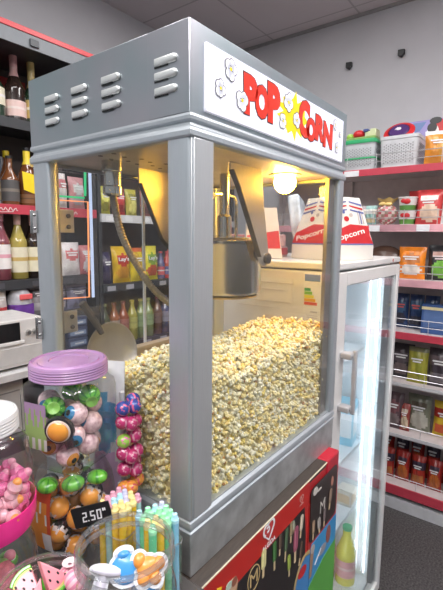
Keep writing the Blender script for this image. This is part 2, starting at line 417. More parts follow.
# kettle
kx, ky = .316, .180
kt = mk('kettle', MB().lathe([(.004, .367), (.066, .366), (.078, .369), (.081, .376), (.081, .470), (.084, .473), (.084, .480), (.080, .481), (.079, .473), (.077, .40), (.0, .395)], (kx, ky, .013), 48), chrome, pmc, angle=50)
mk('kettle_collar', MB().lathe([(.066, .367), (.073, .365), (.072, .361), (.0, .360)], (kx, ky, .013), 32), pm('brass_collar', (.6, .45, .22), .35, .8), kt)
ld = MB().lathe([(.072, .482), (.070, .486), (.030, .490), (.0, .491)], (kx, ky, .013), 40)
ld.lathe([(.016, .490), (.016, .53), (.011, .535), (.011, .619)], (kx, ky, .013), 20)
for s in (-1, 1):
    ld.tube([(kx+s*.045, ky, .500), (kx+s*.045, ky, .573), (kx+s*.035, ky, .588), (kx, ky, .591)], .0035, 8)
mk('kettle_lid', ld, chrome, kt)
for s, nm in ((-1, 'hanger_plate'), (1, 'hanger_plate')):
    y = ky+s*.094
    if s < 0: fl = [(.303, .462), (.228, .590), (.205, .620)]
    else: fl = [(.300, .462), (.216, .497), (.160, .604)]; fl = [(.262, .455), (.216, .497), (.160, .604)]
    if s < 0: poly = [(.205, .633), (.308, .633), (.322, .56), (.345, .462), (.342, .446), (.328, .440), (.312, .446)]+fl
    else: poly = [(.158, .633), (.306, .633), (.330, .56), (.345, .462), (.340, .446), (.300, .440)]+fl
    X = frame((0, y, 0), (1, 0, 0), (0, 0, 1))
    mb = MB().prism(poly, -.0015, .0015, X)
    # folded flange along the sloping edge
    for a, b2 in zip(fl[:-1], fl[1:]):
        mb.add([(a[0], y-.010, a[1]), (a[0], y+.0015, a[1]), (b2[0], y+.0015, b2[1]), (b2[0], y-.010, b2[1]), (a[0]-.002, y-.010, a[1]-.001), (a[0]-.002, y+.0015, a[1]-.001), (b2[0]-.002, y+.0015, b2[1]-.001), (b2[0]-.002, y-.010, b2[1]-.001)],
               [(0, 1, 2, 3), (7, 6, 5, 4), (0, 3, 7, 4), (1, 5, 6, 2), (0, 4, 5, 1), (3, 2, 6, 7)], 1)
    hp = mk(nm, mb, [pm('hanger_steel', (.52, .48, .43), .42, .75, .1, 30, stretch=(30, 30, 1)), dark_steel], pmc, smooth=False, bevel=.0006)
    mk('pivot_bolt', MB().lathe([(.008, -.016), (.008, .0), (.011, .001), (.011, .008), (.006, .009)], n=14, X=frame((kx+.018, y, .457), (1, 0, 0), (0, 0, 1)), cap0=True, cap1=True), dark_steel, hp)
# conduit
yq = .262
cn = MB()
cn.lathe([(.019, .634), (.019, .616), (.016, .614), (.016, .590), (.018, .588), (.018, .576), (.012, .572)], (.086, yq, 0), 24)
conn = mk('conduit_connector', cn, chrome, pmc)
ctrl = [(.086, .575), (.089, .557), (.098, .515), (.116, .474), (.138, .439), (.169, .398), (.208, .365), (.235, .352), (.262, .350)]
pts = []
for i in range(len(ctrl)-1):
    for t in range(8):
        q = t/8; p0 = ctrl[max(i-1, 0)]; p1 = ctrl[i]; p2 = ctrl[i+1]; p3 = ctrl[min(i+2, len(ctrl)-1)]
        pts.append(tuple(.5*((2*p1[j])+(-p0[j]+p2[j])*q+(2*p0[j]-5*p1[j]+4*p2[j]-p3[j])*q*q+(-p0[j]+3*p1[j]-3*p2[j]+p3[j])*q**3) for j in (0, 1)))
dense = []
for i in range(len(pts)-1):
    for t in range(4): dense.append((pts[i][0]+(pts[i+1][0]-pts[i][0])*t/4, yq-.03*(i/len(pts))**2, pts[i][1]+(pts[i+1][1]-pts[i][1])*t/4))
mk('flexible_conduit', MB().tube(dense, [.0072 if i % 4 < 2 else .0061 for i in range(len(dense))], 12), pm('ribbed_conduit', (.40, .36, .30), .35, .8), pmc, angle=60)

# ------------------------------------------------------------------ popcorn
def hgt(x, y):
    z = .270+.010*math.sin(x*9+1)+.018*max(0, x-.25)/.25+.016*math.exp(-((y-.10)/.09)**2)
    z -= .5*max(0, y-.21)
    z -= .02*math.exp(-((x-.16)/.06)**2-(y/.05)**2)
    if x < .14: z -= .62*max(0, y-.10)*(1-x/.14)*.6
    z += .03*math.exp(-(x/.06)**2-((y-.04)/.06)**2)
    return z
rg = np.random.default_rng(3)
spots = []
sp = .0093
for x in np.arange(.016, .512, sp):
    for y in np.arange(.016, .345, sp):
        for l in range(2):
            xx = x+rg.uniform(-.006, .006); yy = y+rg.uniform(-.006, .006)
            if .30 < yy+0 and rg.random() < .3 and l: continue
            spots.append((max(.0165, xx), max(.0165, yy), hgt(xx, yy)-.009*l+rg.uniform(-.004, .005)))
for x in np.arange(.016, .512, sp):
    for z in np.arange(.095, .30, sp):
        for l in range(2):
            xx = max(.0165, x+rg.uniform(-.006, .006)); zz = z+rg.uniform(-.006, .006)
            if zz < hgt(xx, .016)-.004: spots.append((xx, .0165+.008*l+rg.uniform(0, .004), zz))
for y in np.arange(.024, .345, sp):
    for z in np.arange(.095, .33, sp):
        for l in range(2):
            yy = max(.02, y+rg.uniform(-.006, .006)); zz = z+rg.uniform(-.006, .006)
            if zz < hgt(.016, yy)-.004: spots.append((.0165+.008*l+rg.uniform(0, .004), yy, zz))
bmi = bmesh.new(); bmesh.ops.create_icosphere(bmi, subdivisions=1, radius=1)
IV = np.array([v.co[:] for v in bmi.verts]); bmi.verts.ensure_lookup_table()
IF = np.array([[v.index for v in f.verts] for f in bmi.faces]); bmi.free()
V = []; F = []; COL = []; nv = 0
pal = np.array([(.90, .84, .58), (.90, .78, .40), (.92, .88, .70), (.88, .70, .22), (.90, .75, .34)])
for (x, y, z) in spots:
    nb = int(rg.integers(5, 8)); base = pal[rg.choice(5, p=[.33, .22, .23, .08, .14])]
    for bq in range(nb):
        dv = rg.normal(size=3); dv /= np.linalg.norm(dv)
        if bq == 0: dv *= 0
        rad = rg.uniform(.0026, .0041)
        q = IV*rad*rg.uniform(.8, 1.2, size=3)+rg.normal(size=IV.shape)*.0003
        ctr = np.array((x, y, z))+dv*.0041
        q = q+ctr
        q[:, 0] = np.maximum(q[:, 0], .0095); q[:, 1] = np.maximum(q[:, 1], .0095)
        V.append(q); F.append(IF+nv); nv += len(IV)
        u = rg.random()
        c = base*(rg.uniform(.86, 1.06))
        if u < .022: c = np.array((.45, .24, .08))*rg.uniform(.7, 1.2)
        elif u < .085: c = np.array((.82, .62, .24))*rg.uniform(.85, 1.1)
        COL.append(np.tile(np.append(np.clip(c, 0, 1), 1.0), (len(IV), 1)))
# the heap's body under the outer kernels
gx = np.linspace(.020, .500, 33); gy = np.linspace(.020, .344, 23)
bv = []; bf = []
for x in gx:
    for y in gy: bv.append((x, y, hgt(x, y)-.012))
n0 = len(gy)
for i in range(len(gx)-1):
    for j in range(n0-1): bf.append((i*n0+j, (i+1)*n0+j, (i+1)*n0+j+1, i*n0+j+1))
V = np.concatenate(V); F = np.concatenate(F); COL = np.concatenate(COL)
body = MB().add(bv, bf)
for e in ([(i, 0) for i in range(len(gx))], [(i, n0-1) for i in range(len(gx))], [(0, j) for j in range(n0)], [(len(gx)-1, j) for j in range(n0)]):
    vv = []
    for i, j in e: vv += [bv[i*n0+j], (gx[i], gy[j], .0935)]
    body.add(vv, [(2*k, 2*k+2, 2*k+3, 2*k+1) for k in range(len(e)-1)])
body.add([(gx[0], gy[0], .0935), (gx[-1], gy[0], .0935), (gx[-1], gy[-1], .0935), (gx[0], gy[-1], .0935)], [(0, 1, 2, 3)])
nb0 = len(V)
vs_all = np.concatenate([V, np.array(body.v)]); me = bpy.data.meshes.new('popcorn')
fl_all = [tuple(q) for q in F.tolist()]+[tuple(i+nb0 for i in q) for q in body.f]
me.from_pydata((vs_all-np.array((.26, .18, .0935))).tolist(), [], fl_all)
at_ = me.color_attributes.new('Col', 'FLOAT_COLOR', 'POINT')
cols = np.concatenate([COL, np.tile(np.array((.70, .60, .36, 1.0)), (len(body.v), 1))]).astype(np.float32)
at_.data.foreach_set('color', cols.ravel())
me.polygons.foreach_set('use_smooth', [True]*len(me.polygons))
m, nt, out = _nt('popcorn_flakes'); N = nt.nodes; L = nt.links
b = N.new('ShaderNodeBsdfPrincipled'); L.new(b.outputs[0], out.inputs[0]); b.inputs['Roughness'].default_value = .65
ca = N.new('ShaderNodeVertexColor'); ca.layer_name = 'Col'
L.new(ca.outputs[0], b.inputs['Base Color'])
me.materials.append(m)
o = bpy.data.objects.new('popcorn', me); o.location = (.26, .18, .0935+Z0); C.objects.link(o)
tag(o, 'heap of buttery popcorn filling the glass popcorn machine', 'popcorn', kind='stuff')

# scoop standing at the back of the heap
sc = root('popcorn_scoop', 'round steel scoop standing in the popcorn by the rear doors', 'scoop', (.125, .325, .20))
X = frame((.116, .318, .262), (1, 0, .05), (0, .25, 1))
mk('scoop_pan', MB().lathe([(.0, -.010), (.035, -.009), (.055, -.003), (.062, .006), (.063, .008), (.061, .0075), (.054, -.001), (.034, -.007), (.0, -.008)], n=36, X=X), pm('scoop_steel', (.42, .38, .34), .4, .7), sc)
mk('scoop_handle', MB().tube([(.098, .322, .306), (.085, .324, .330), (.060, .330, .372)], [.0055, .007, .0075], 10), pm('dark_handle', (.10, .085, .07), .5), sc)

# ------------------------------------------------------------------ ice cream freezer under the machine
fz = root('ice_cream_freezer', 'red ice cream freezer with advertising panels, carrying the popcorn machine', 'freezer', (.28, .28, -Z0))
mk('cabinet', MB().box(-.035, .508, -.022, .560, -Z0+.03, -.012), pm('freezer_red', (.42, .015, .02), .35, var=.03), fz, bevel=.003)
for x in (-.0, .45):
    for y in (.01, .51): mk('foot', MB().lathe([(.02, -Z0), (.024, -Z0+.01), (.02, -Z0+.032)], (x+.01, y+.01, 0), 14, cap0=True), BLACK, fz)
wood = pm('dark_brown_lid', (.055, .042, .034), .4, 0, .35, 40, .05, (1.2, 30, 30))
mk('lid', MB().box(-.035, .440, -.0225, .562, -.012, -.0002), wood, fz, bevel=.001)
mk('lid_edge', MB().box(-.035, .440, -.0243, -.0222, -.0035, -.0015), pm('cream_edging', (.75, .68, .5), .4), fz)
mk('end_cap', MB().box(.440, .511, -.0245, .562, -.060, -.0002), pm('red_end_cap', (.46, .012, .03), .35), fz, bevel=.004)
PX = frame((0, -.0232, 0), (1, 0, 0), (0, 0, 1))
pa = mk('advert_panel', MB().box(-.033, .352, -.0232, -.022, -.62, -.005), pm('poster_red', (.50, .02, .015), .35, var=.02), fz, smooth=False)
bb = MB().prism([(-.033, -.062), (.15, -.056), (.331, -.053), (.341, -.12), (.345, -.60), (-.033, -.60)], .0, .0006, PX)
mk('dark_field', bb, pm('poster_black', (.018, .014, .014), .35), pa, smooth=False)
gold = pm('gold_ink', (.55, .40, .18), .4)
def ring2(mb, cx, cy, rx, ry, w, m=0, d0=.0006, d1=.0010, a0=0, a1=2*math.pi, X=PX):
    n = 28
    for k in range(n):
        a = a0+(a1-a0)*k/n; b2 = a0+(a1-a0)*(k+1)/n
        mb.prism([(cx+(rx-w)*math.cos(a), cy+(ry-w)*math.sin(a)), (cx+rx*math.cos(a), cy+ry*math.sin(a)), (cx+rx*math.cos(b2), cy+ry*math.sin(b2)), (cx+(rx-w)*math.cos(b2), cy+(ry-w)*math.sin(b2))], d0, d1, X, m)
lg = MB()
def heart(mb, cx, cy, s, m=0):
    w = .17*s
    ring2(mb, cx+.22*s, cy+.18*s, .46*s, .46*s, w, m, a0=-.9, a1=2.6)
    ring2(mb, cx-.25*s, cy+.12*s, .44*s, .44*s, w, m, a0=.9, a1=4.4)
    ring2(mb, cx-.12*s, cy+.10*s, .22*s, .22*s, w*.8, m, a0=-2.2, a1=2.6)
    mb.prism([(cx-.52*s, cy-.18*s), (cx-.36*s, cy-.26*s), (cx+.06*s, cy-.60*s), (cx+.02*s, cy-.72*s)], .0006, .001, PX, m)
    mb.prism([(cx+.56*s, cy-.16*s), (cx+.42*s, cy-.02*s), (cx+.0*s, cy-.60*s), (cx+.03*s, cy-.72*s)], .0006, .001, PX, m)
heart(lg, .186, -.0195, .030)
add_text(lg, 'ALGIDA', frame((0, -.0238, 0), (1, 0, 0), (0, 0, 1)),   .164, .210, -.0515, -.0425, .0004, .02)
mk('brand_mark', lg, WHITE, pa, smooth=False)
lg = MB(); heart(lg, .315, -.026, .013); add_text(lg, 'ALGIDA', frame((0, -.0238, 0), (1, 0, 0), (0, 0, 1)), .306, .324, -.0395, -.036, .0004, .02)
mk('brand_mark', lg, pm('pale_red_ink', (.62, .3, .27), .4), pa, smooth=False)
def M_badge(parent, cx, cy, rx, ry):
    mb = MB(); ring2(mb, cx, cy, rx, ry, rx*.1)
    add_text(mb, 'M', frame((0, -.0238, 0), (1, 0, 0), (0, 0, 1)), cx-rx*.6, cx+rx*.6, cy-ry*.5, cy+ry*.5, .0004, .0)
    mk('round_badge', mb, gold, parent, smooth=False)
M_badge(pa, .138, -.082, .020, .024)
def stick_ice(parent, cx, cy, w, h, col, tilt=0):
    mb = MB(); X = PX @ Matrix.Translation((cx, cy, 0)) @ Matrix.Rotation(tilt, 4, 'Z')
    mb.prism(rrect(-w*.22, w*.22, -h*.5, -h*.1, w*.1), .0006, .0011, X, 1)
    mb.prism(rrect(-w*.5, w*.5, -h*.18, h*.5, w*.42), .0008, .0016, X, 0)
    mb.prism(rrect(-w*.3, -w*.12, -h*.08, h*.4, w*.08), .0016, .0018, X, 2)
    mk('ice_cream_picture', mb, [paint(col), paint((.62, .48, .28)), paint(tuple(min(1, c*1.5+.05) for c in col))], parent, smooth=False)
stick_ice(pa, .169, -.075, .016, .055, (.66, .60, .28)); stick_ice(pa, .208, -.085, .013, .06, (.05, .16, .04), .05); stick_ice(pa, .228, -.075, .011, .045, (.10, .06, .04))
stick_ice(pa, .252, -.09, .012, .07, (.07, .12, .06), -.05); stick_ice(pa, .272, -.075, .012, .045, (.30, .22, .12))
stick_ice(pa, .294, -.115, .019, .08, (.34, .09, .14)); stick_ice(pa, .317, -.088, .013, .05, (.62, .52, .40), -.1); stick_ice(pa, .268, -.145, .012, .05, (.28, .36, .06), .1)
stick_ice(pa, .283, -.070, .011, .030, (.36, .38, .28), .25); stick_ice(pa, .318, -.150, .011, .05, (.10, .06, .04), -.2)
mb = MB()
mb.prism([(.060, -.14), (.072, -.14), (.088, -.058), (.055, -.058)], .0006, .0012, PX, 0)
mb.prism(ell(.071, -.052, .017, .014, 14), .0008, .0016, PX, 1); mb.prism(ell(.064, -.044, .009, .007, 10), .0010, .0018, PX, 2); mb.prism(ell(.078, -.046, .008, .008, 10), .001, .0019, PX, 3)
mk('ice_cream_picture', mb, [paint((.45, .28, .14)), paint((.55, .35, .22)), paint((.5, .6, .5)), paint((.3, .1, .06))], pa, smooth=False)
mk('ice_cream_picture', MB().prism([(.028, -.035), (.034, -.028), (.046, -.033), (.040, -.040)], .0006, .0011, PX).prism([(.037, -.036), (.0385, -.036), (.042, -.10), (.0405, -.10)], .0006, .001, PX), YELLOW, pa, smooth=False)
mb = MB(); ring2(mb, .345, -.27, .062, .105, .010, 1); mb.prism(ell(.345, -.27, .054, .097, 24), .0006, .0010, PX, 0)
mb.prism(ell(.33, -.20, .02, .012, 12), .0010, .0013, PX, 2)
mk('blue_roundel', mb, [paint((.05, .22, .5)), gold, RED], pa, smooth=False)
pb = mk('advert_panel', MB().box(.3535, .509, -.0236, -.022, -.62, -.060), pm('poster_red_two', (.48, .02, .02), .35), fz, smooth=False)
mk('dark_field', MB().prism(rrect(.357, .500, -.155, -.028, .014), .0010, .0022, PX), pm('poster_black_two', (.03, .022, .02), .3), pb, smooth=False)
PX_old = PX; PX = frame((0, -.0258, 0), (1, 0, 0), (0, 0, 1))
mb = MB(); ring2(mb, .418, -.094, .022, .026, .0025, d0=.0, d1=.0006); add_text(mb, 'M', frame((0, -.0262, 0), (1, 0, 0), (0, 0, 1)), .405, .431, -.108, -.080, .0006)
mk('round_badge', mb, pm('silver_ink', (.5, .46, .42), .4), pb, smooth=False)
for q in ((.372, -.128, .013, .045, (.35, .24, .15), 0), (.402, -.134, .016, .04, (.33, .30, .27), .2), (.430, -.130, .014, .045, (.16, .12, .12), 0), (.460, -.10, .016, .05, (.26, .18, .13), -.1)):
    stick_ice(pb, *q)
mk('leaf_picture', MB().prism(ell(.378, -.040, .012, .009, 12), 0, .0005, PX).prism(ell(.398, -.046, .012, .003, 10), 0, .0005, PX).prism(ell(.470, -.06, .007, .012, 10), 0, .0005, PX, 1), [paint((.6, .55, .5)), paint((.5, .22, .16))], pb, smooth=False)
PX = PX_old
mk('blue_field', MB().prism([(.362, -.60), (.364, -.175), (.372, -.163), (.508, -.163), (.508, -.60)], .0008, .0016, PX), pm('poster_blue', (.04, .26, .52), .35, var=.1, scale=8), pb, smooth=False)
mb = MB(); mb.prism([(.362, -.60), (.362, -.26), (.44, -.235), (.508, -.230), (.508, -.60)], .0016, .0020, PX, 0)
mk('green_field', mb, pm('poster_green', (.10, .36, .06), .4), pb, smooth=False)
PX = frame((0, -.0250, 0), (1, 0, 0), (0, 0, 1))
mk('ice_cream_picture', MB().prism([(.362, -.24), (.374, -.24), (.384, -.178), (.366, -.170)], 0, .0006, PX, 0).prism(ell(.376, -.176, .011, .010, 12), 0, .0008, PX, 1), [paint((.33, .2, .13)), paint((.42, .36, .33))], pb, smooth=False)
mk('ice_cream_picture', MB().prism(ell(.43, -.21, .022, .011, 14), 0, .0006, PX, 0).prism(ell(.462, -.19, .013, .022, 14), 0, .0007, PX, 1).prism([(.39, -.222), (.42, -.20), (.423, -.203), (.393, -.226)], 0, .0008, PX, 2), [paint((.30, .30, .34)), paint((.30, .10, .08)), WHITE], pb, smooth=False)
PX = PX_old

# ------------------------------------------------------------------ upright drinks fridge
fr = root('display_fridge', 'white upright display fridge with a glass door right of the popcorn machine', 'fridge', (.915, .33, -Z0))
x0, x1, y0, y1, zb, zt = .63, 1.205, .078, .62, -Z0+.04, .412
liner = pm('fridge_liner', (.84, .87, .90), .4, var=.02)
mk('body', MB().box(x0, x0+.035, y0, y1, zb, zt), fridge_white, fr, bevel=.003)
mk('body', MB().box(x1-.035, x1, y0, y1, zb, zt), fridge_white, fr, bevel=.003)
mk('back_panel', MB().box(x0+.035, x1-.035, y1-.035, y1, zb, zt), liner, fr)
mk('inner_liner', MB().box(x0+.035, x0+.040, y0+.004, y1-.035, zb+.06, zt-.04).box(x1-.040, x1-.035, y0+.004, y1-.035, zb+.06, zt-.04), liner, fr)
mk('cabinet_floor', MB().box(x0+.035, x1-.035, y0, y1-.035, zb, zb+.06), liner, fr)
mk('cabinet_top', MB().box(x0+.035, x1-.035, y0, y1-.035, zt-.04, zt), liner, fr)
mk('top_slab', MB().box(x0-.003, x1+.010, .046, y1+.004, .416, .436), fridge_white, fr, bevel=.004)
mk('badge', MB().lathe([(.006, 0), (.006, .001), (.0, .0012)], n=12, X=frame((1.12, .046, .426), (1, 0, 0), (0, 0, 1)), cap1=True), paint((.5, .12, .1)), fr)
mk('plinth', MB().box(x0+.02, x1-.02, y0+.03, y1-.03, -Z0, zb), paint((.05, .05, .055)), fr)
dr = mk('door', MB().box(x0, .692, .044, .074, zb+.01, .410).box(1.176, x1, .044, .074, zb+.01, .410).box(.692, 1.176, .044, .074, .372, .410).box(.692, 1.176, .044, .074, zb+.01, zb+.055), fridge_white, fr, bevel=.003)
mk('door_glass', MB().box(.688, 1.180, .050, .054, zb+.05, .376), glass('fridge_door_glass', (.96, .98, .99), 1.35, .015, .02), dr, smooth=False)
mk('door_gasket', MB().box(.690, .698, .066, .080, zb+.055, .374).box(1.150, 1.176, .060, .080, zb+.055, .374), paint((.20, .21, .22), .6), dr)  # right strip made wide and dark so reflections show in the glass
hm = pm('grey_handle', (.42, .42, .44), .35)
hb = MB()
hx, yb = .689, .012
hb.prism(rrect(hx-.0062, hx+.0062, .018, .200, .004), -.006, .006, frame((0, yb, 0), (1, 0, 0), (0, 0, 1)))
for z in (.186, .036): hb.box(.660, hx+.003, yb+.001, .0455, z-.008, z+.008)
hd_ = mk('handle', hb, hm, dr, bevel=.003)
for z in (.186, .036): mk('screw', MB().sphere((.668, yb+.001, z), .003, 8, 5), paint((.2, .2, .2)), hd_)
led = emis('cold_led', (.80, .94, 1.0), 9)
for y in (.127, .094):
    ls = mk('led_strip', MB().box(x1-.058, x1-.054, y-.002, y+.002, zb+.09, zt-.055), led, fr, smooth=False)
ls = mk('led_strip', MB().box(x0+.040, x0+.050, .082, .100, zb+.09, zt-.055), emis('hidden_fill_led', (.86, .95, 1.0), 26), fr, smooth=False)  # added strip hidden behind the door frame, brightens the cabinet inside
wire = pm('white_wire', (.8, .85, .88), .35)
for z in (.100, -.275, -.525):
    mb = MB().box(x0+.042, x1-.042, .13, .134, z-.012, z+.003)
    mb.box(x0+.042, x1-.042, .13, .58, z-.0015, z+.0015)
    mb.box(x1-.056, x1-.042, .13, .58, z-.012, z+.012)
    mk('shelf', mb, wire, fr, smooth=False)
el = mk('energy_label', MB().box(.6288, .6303, .091, .142, .270, .408), pm('label_paper', (.82, .82, .80), .5, var=.02), fr, smooth=False)
lb = MB().box(.6280, .629, .094, .139, .385, .403)
mk('label_header', lb, paint((.15, .25, .45)), el, smooth=False)
for i, c in enumerate(((.05, .35, .12), (.25, .55, .08), (.75, .70, .05), (.80, .42, .03), (.70, .10, .04))):
    mk('energy_bar', MB().box(.6280, .629, .139-.018-.005*i, .139, .358-.0095*i, .366-.0095*i), paint(c), el, smooth=False)
mk('label_print', MB().box(.6282, .629, .098, .13, .285, .287).box(.6282, .629, .098, .132, .291, .2925).box(.6282, .629, .10, .12, .30, .304), paint((.5, .5, .52)), el, smooth=False)
mk('side_print', MB().box(.6286, .6303, .17, .33, .372, .374).box(.6286, .6303, .20, .36, .352, .3535).box(.6286, .6303, .18, .30, .318, .3195).box(.6286, .6303, .24, .36, .300, .3012), paint((.6, .56, .52)), fr, smooth=False)

# fridge contents
def carton(name, label, cat, loc, sx, sy, sz, c1, c2, rz=0, group=None, fill=None):
    t = root(name, label, cat, loc, group, rz)
    mk('box', MB().box(-sx/2, sx/2, -sy/2, sy/2, 0, sz), paint(c1), t, local=True, bevel=.002)
    mk('printed_panel', MB().box(-sx*.42, sx*.42, -sy/2-.0012, -sy/2+.001, sz*.22, sz*.8).box(-sx/2-.0012, -sx/2+.001, -sy*.4, sy*.4, sz*.2, sz*.75), paint(c2), t, local=True, smooth=False)
    if fill: mk('side_stripe', MB().box(-sx/2-.0008, sx/2+.0008, -sy/2-.0008, sy/2+.0008, sz*.82, sz*.92), paint(fill), t, local=True, smooth=False)
    return t
carton('milk_pack', 'blue and white drink carton on the second shelf of the fridge', 'carton', (1.102, .176, -.2735), .075, .065, .165, (.30, .62, .78), (.80, .82, .84), .15, fill=(.10, .45, .65))
carton('milk_pack', 'turquoise carton behind the blue and white carton in the fridge', 'carton', (1.02, .255, -.2735), .09, .07, .17, (.22, .62, .72), (.7, .8, .84), .1, fill=(.8, .82, .84))
carton('dairy_tub', 'small cream coloured tub alone on the third fridge shelf', 'tub', (1.11, .165, -.5235), .06, .06, .06, (.78, .72, .62), (.75, .55, .35))
def bottle(name, label, cat, loc, r, h, nr, body, lab, cap, group=None, lz=(.15, .45), shoulder=.62, liquid=None, cap_h=.06, rz=0, capname='cap', neck_foil=None):
    t = root(name, label, cat, loc, group, rz)
    pr = [(r*.85, 0), (r, .012*h), (r, shoulder*h*.9), (r*.96, shoulder*h*.96), (r*.8, shoulder*h*1.04), (nr*1.35, (shoulder+.14)*h), (nr, (shoulder+.2)*h), (nr, h*(1-cap_h*.9))]
    mk('bottle_body', MB().lathe(pr, n=20, cap0=True, cap1=True), body, t, local=True, angle=60)
    mk('label', MB().lathe([(r*1.012, lz[0]*h), (r*1.012, lz[1]*h)], n=20).lathe([(r*1.02, (lz[0]*.55+lz[1]*.45)*h), (r*1.02, (lz[0]*.4+lz[1]*.6)*h)], n=20, m=1), [lab[0], lab[1]], t, local=True)
    mk(capname, MB().lathe([(nr*1.12, h*(1-cap_h)), (nr*1.14, h*.995), (nr*.8, h)], n=16, cap1=True), cap, t, local=True)
    if neck_foil: mk('neck_foil', MB().lathe([(nr*1.5, (shoulder+.13)*h), (nr*1.08, (shoulder+.2)*h), (nr*1.1, h*(1-cap_h*.95))], n=16), neck_foil, t, local=True)
    return t
def shiny(c, rough=.12): return pm('bottle_glass', c, rough, var=.03, coat=.6)
bottle('juice_bottle', 'yellow juice bottle with green cap at the bottom of the fridge', 'bottle', (1.10, .150, zb+.061), .038, .235, .016, shiny((.85, .78, .12)), (paint((.80, .40, .40)), paint((.85, .6, .55))), paint((.12, .5, .25)))
bottle('juice_bottle', 'pink juice bottle behind the yellow bottle in the fridge', 'bottle', (1.085, .222, zb+.061), .033, .23, .013, shiny((.80, .35, .38)), (paint((.85, .55, .35)), paint((.8, .8, .4))), paint((.82, .78, .2)))
bottle('juice_bottle', 'orange juice bottle left of the yellow and pink bottles in the fridge', 'bottle', (.995, .215, zb+.061), .033, .24, .013, shiny((.85, .45, .08)), (paint((.85, .75, .2)), paint((.3, .6, .2))), paint((.15, .5, .2)))

# popcorn cartons on top of the fridge
def popcorn_carton(loc, rz, label, h=.185, wb=.175, wt=.108):
    t = root('popcorn_carton', label, 'carton', loc, 'popcorn cartons on the fridge', rz)
    def lp(z):
        w = wb+(wt-wb)*max(0, (z-.045))/(h-.045) if z > .045 else wb
        return [(-w/2, -w/2, z), (w/2, -w/2, z), (w/2, w/2, z), (-w/2, w/2, z)]
    mk('tub', MB().rings([lp(0), lp(.015), lp(.0151), lp(.03), lp(.0301), lp(.045), lp(.06), lp(h)], caps=True), pm('waxed_card', (.78, .77, .75), .45, var=.02), t, local=True, smooth=False, bevel=.002)
    ang = math.atan2((wb-wt)/2, h-.045); L_ = math.hypot(h-.045, (wb-wt)/2)
    for s in range(4):
        Q = Matrix.Rotation(s*math.pi/2, 4, 'Z') @ frame((0, -wb/2-.0008, .045), (1, 0, 0), (0, math.sin(ang), math.cos(ang)))
        mb = MB(); hw = lambda v: (wb/2-(wb-wt)/2*v/L_)*.97
        mb.prism([(-hw(.002), .004), (hw(.002), .004), (hw(.045), .030), (hw(.045), .058), (0, .062), (-hw(.04), .036)], 0, .0006, Q, 0)
        mb.prism([(-hw(.0), .0), (hw(.0), .0), (hw(.003), .004), (-hw(.003), .004)], 0, .0005, Q, 1)
        for v, c in ((L_-.012, 1), (L_-.024, 0), (L_-.036, 1)):
            mb.prism([(-hw(v), v-.014), (-hw(v)*.1, v-.004), (-hw(v)*.1, v), (-hw(v), v-.008)], 0, .0005, Q, c)
            mb.prism([(hw(v), v-.014), (hw(v)*.1, v-.004), (hw(v)*.1, v), (hw(v), v-.008)], 0, .0005, Q, c)
        for i in range(3): mb.prism([(hw(.1)*(.60+.14*i), .064), (hw(.1)*(.66+.14*i), .064), (hw(.1)*(.6+.12*i), L_-.04), (hw(.1)*(.55+.12*i), L_-.04)], 0, .0005, Q, 1 if i % 2 else 3)
        mb.prism(ell(-.012, .078, .010, .008, 12), 0, .0006, Q, 0); mb.prism(ell(.008, .090, .007, .006, 12), 0, .0006, Q, 3); mb.prism(ell(-.02, .098, .005, .005, 10), 0, .0006, Q, 1)
        add_text(mb, 'Popcorn', Q @ Matrix.Translation((0, 0, .0006)) @ Matrix.Rotation(.22, 4, 'Z'), -.062, .062, .018, .040, .0004, .02, m=2)
        mk('printed_face', mb, [RED, paint((.12, .16, .42)), WHITE, paint((.55, .5, .48))], t, local=True, smooth=False)
    return t
popcorn_carton((.845, .158, .436), -.42, 'white popcorn carton with red band at the front left of the fridge top')
# flat bundle and plastic wrapped packs behind it
t = root('wrapped_carton_pack', 'plastic wrapped pack of folded red popcorn cartons beside the white carton', 'pack', (.80, .395, .436), None, .1)
mk('folded_cartons', MB().box(-.08, .08, -.07, .07, 0, .035).box(-.075, .075, -.065, .07, .035, .075), pm('pink_card', (.62, .38, .36), .5, var=.25, scale=60), t, local=True, bevel=.003)
mk('carton_edge', MB().box(-.081, .079, -.071, -.069, .008, .03).box(-.0765, -.0745, -.06, .06, .045, .07), RED, t, local=True)
t = root('folded_carton', 'red and white folded popcorn carton leaning at the back of the fridge top', 'carton', (.80, .40, .512), None, .25)
mb = MB().prism([(-.07, 0), (.07, 0), (.05, .15), (-.05, .15)], -.012, .012, frame((0, 0, 0), (1, 0, 0), (0, .12, 1)))
mk('card', mb, pm('white_card', (.75, .70, .68), .5), t, local=True, bevel=.001)
mk('printed_band', MB().prism([(-.066, .02), (.066, .03), (.060, .075), (-.062, .06)], .0121, .0128, frame((0, 0, 0), (1, 0, 0), (0, .12, 1))), RED, t, local=True, smooth=False)
t = root('folded_carton', 'folded popcorn carton with red circle right beside the wrapped pack', 'carton', (.695, .315, .436), None, -.75)
X = frame((0, 0, 0), (1, 0, 0), (0, .15, 1))
mk('card', MB().prism([(-.06, 0), (.06, 0), (.045, .155), (-.045, .155)], -.010, .010, X), pm('white_card_two', (.74, .66, .62), .5), t, local=True, bevel=.001)
mb = MB().prism([(-.054, .03), (.054, .03), (.049, .085), (-.05, .07)], .0101, .0108, X)
mk('printed_band', mb, RED, t, local=True, smooth=False)
t = root('plastic_bag_bundle', 'pale blue plastic bag of carton blanks leaning behind the lamp', 'bag', (.955, .30, .436), None, .3)
mk('bag', MB().prism([(-.07, 0), (.07, 0), (.075, .10), (.05, .20), (-.05, .215), (-.08, .09)], -.02, .02, frame((0, 0, 0), (1, 0, 0), (0, .2, 1))), pm('hazy_blue_plastic', (.55, .62, .70), .25, var=.2, scale=30, bump=.4), t, local=True, bevel=.008)

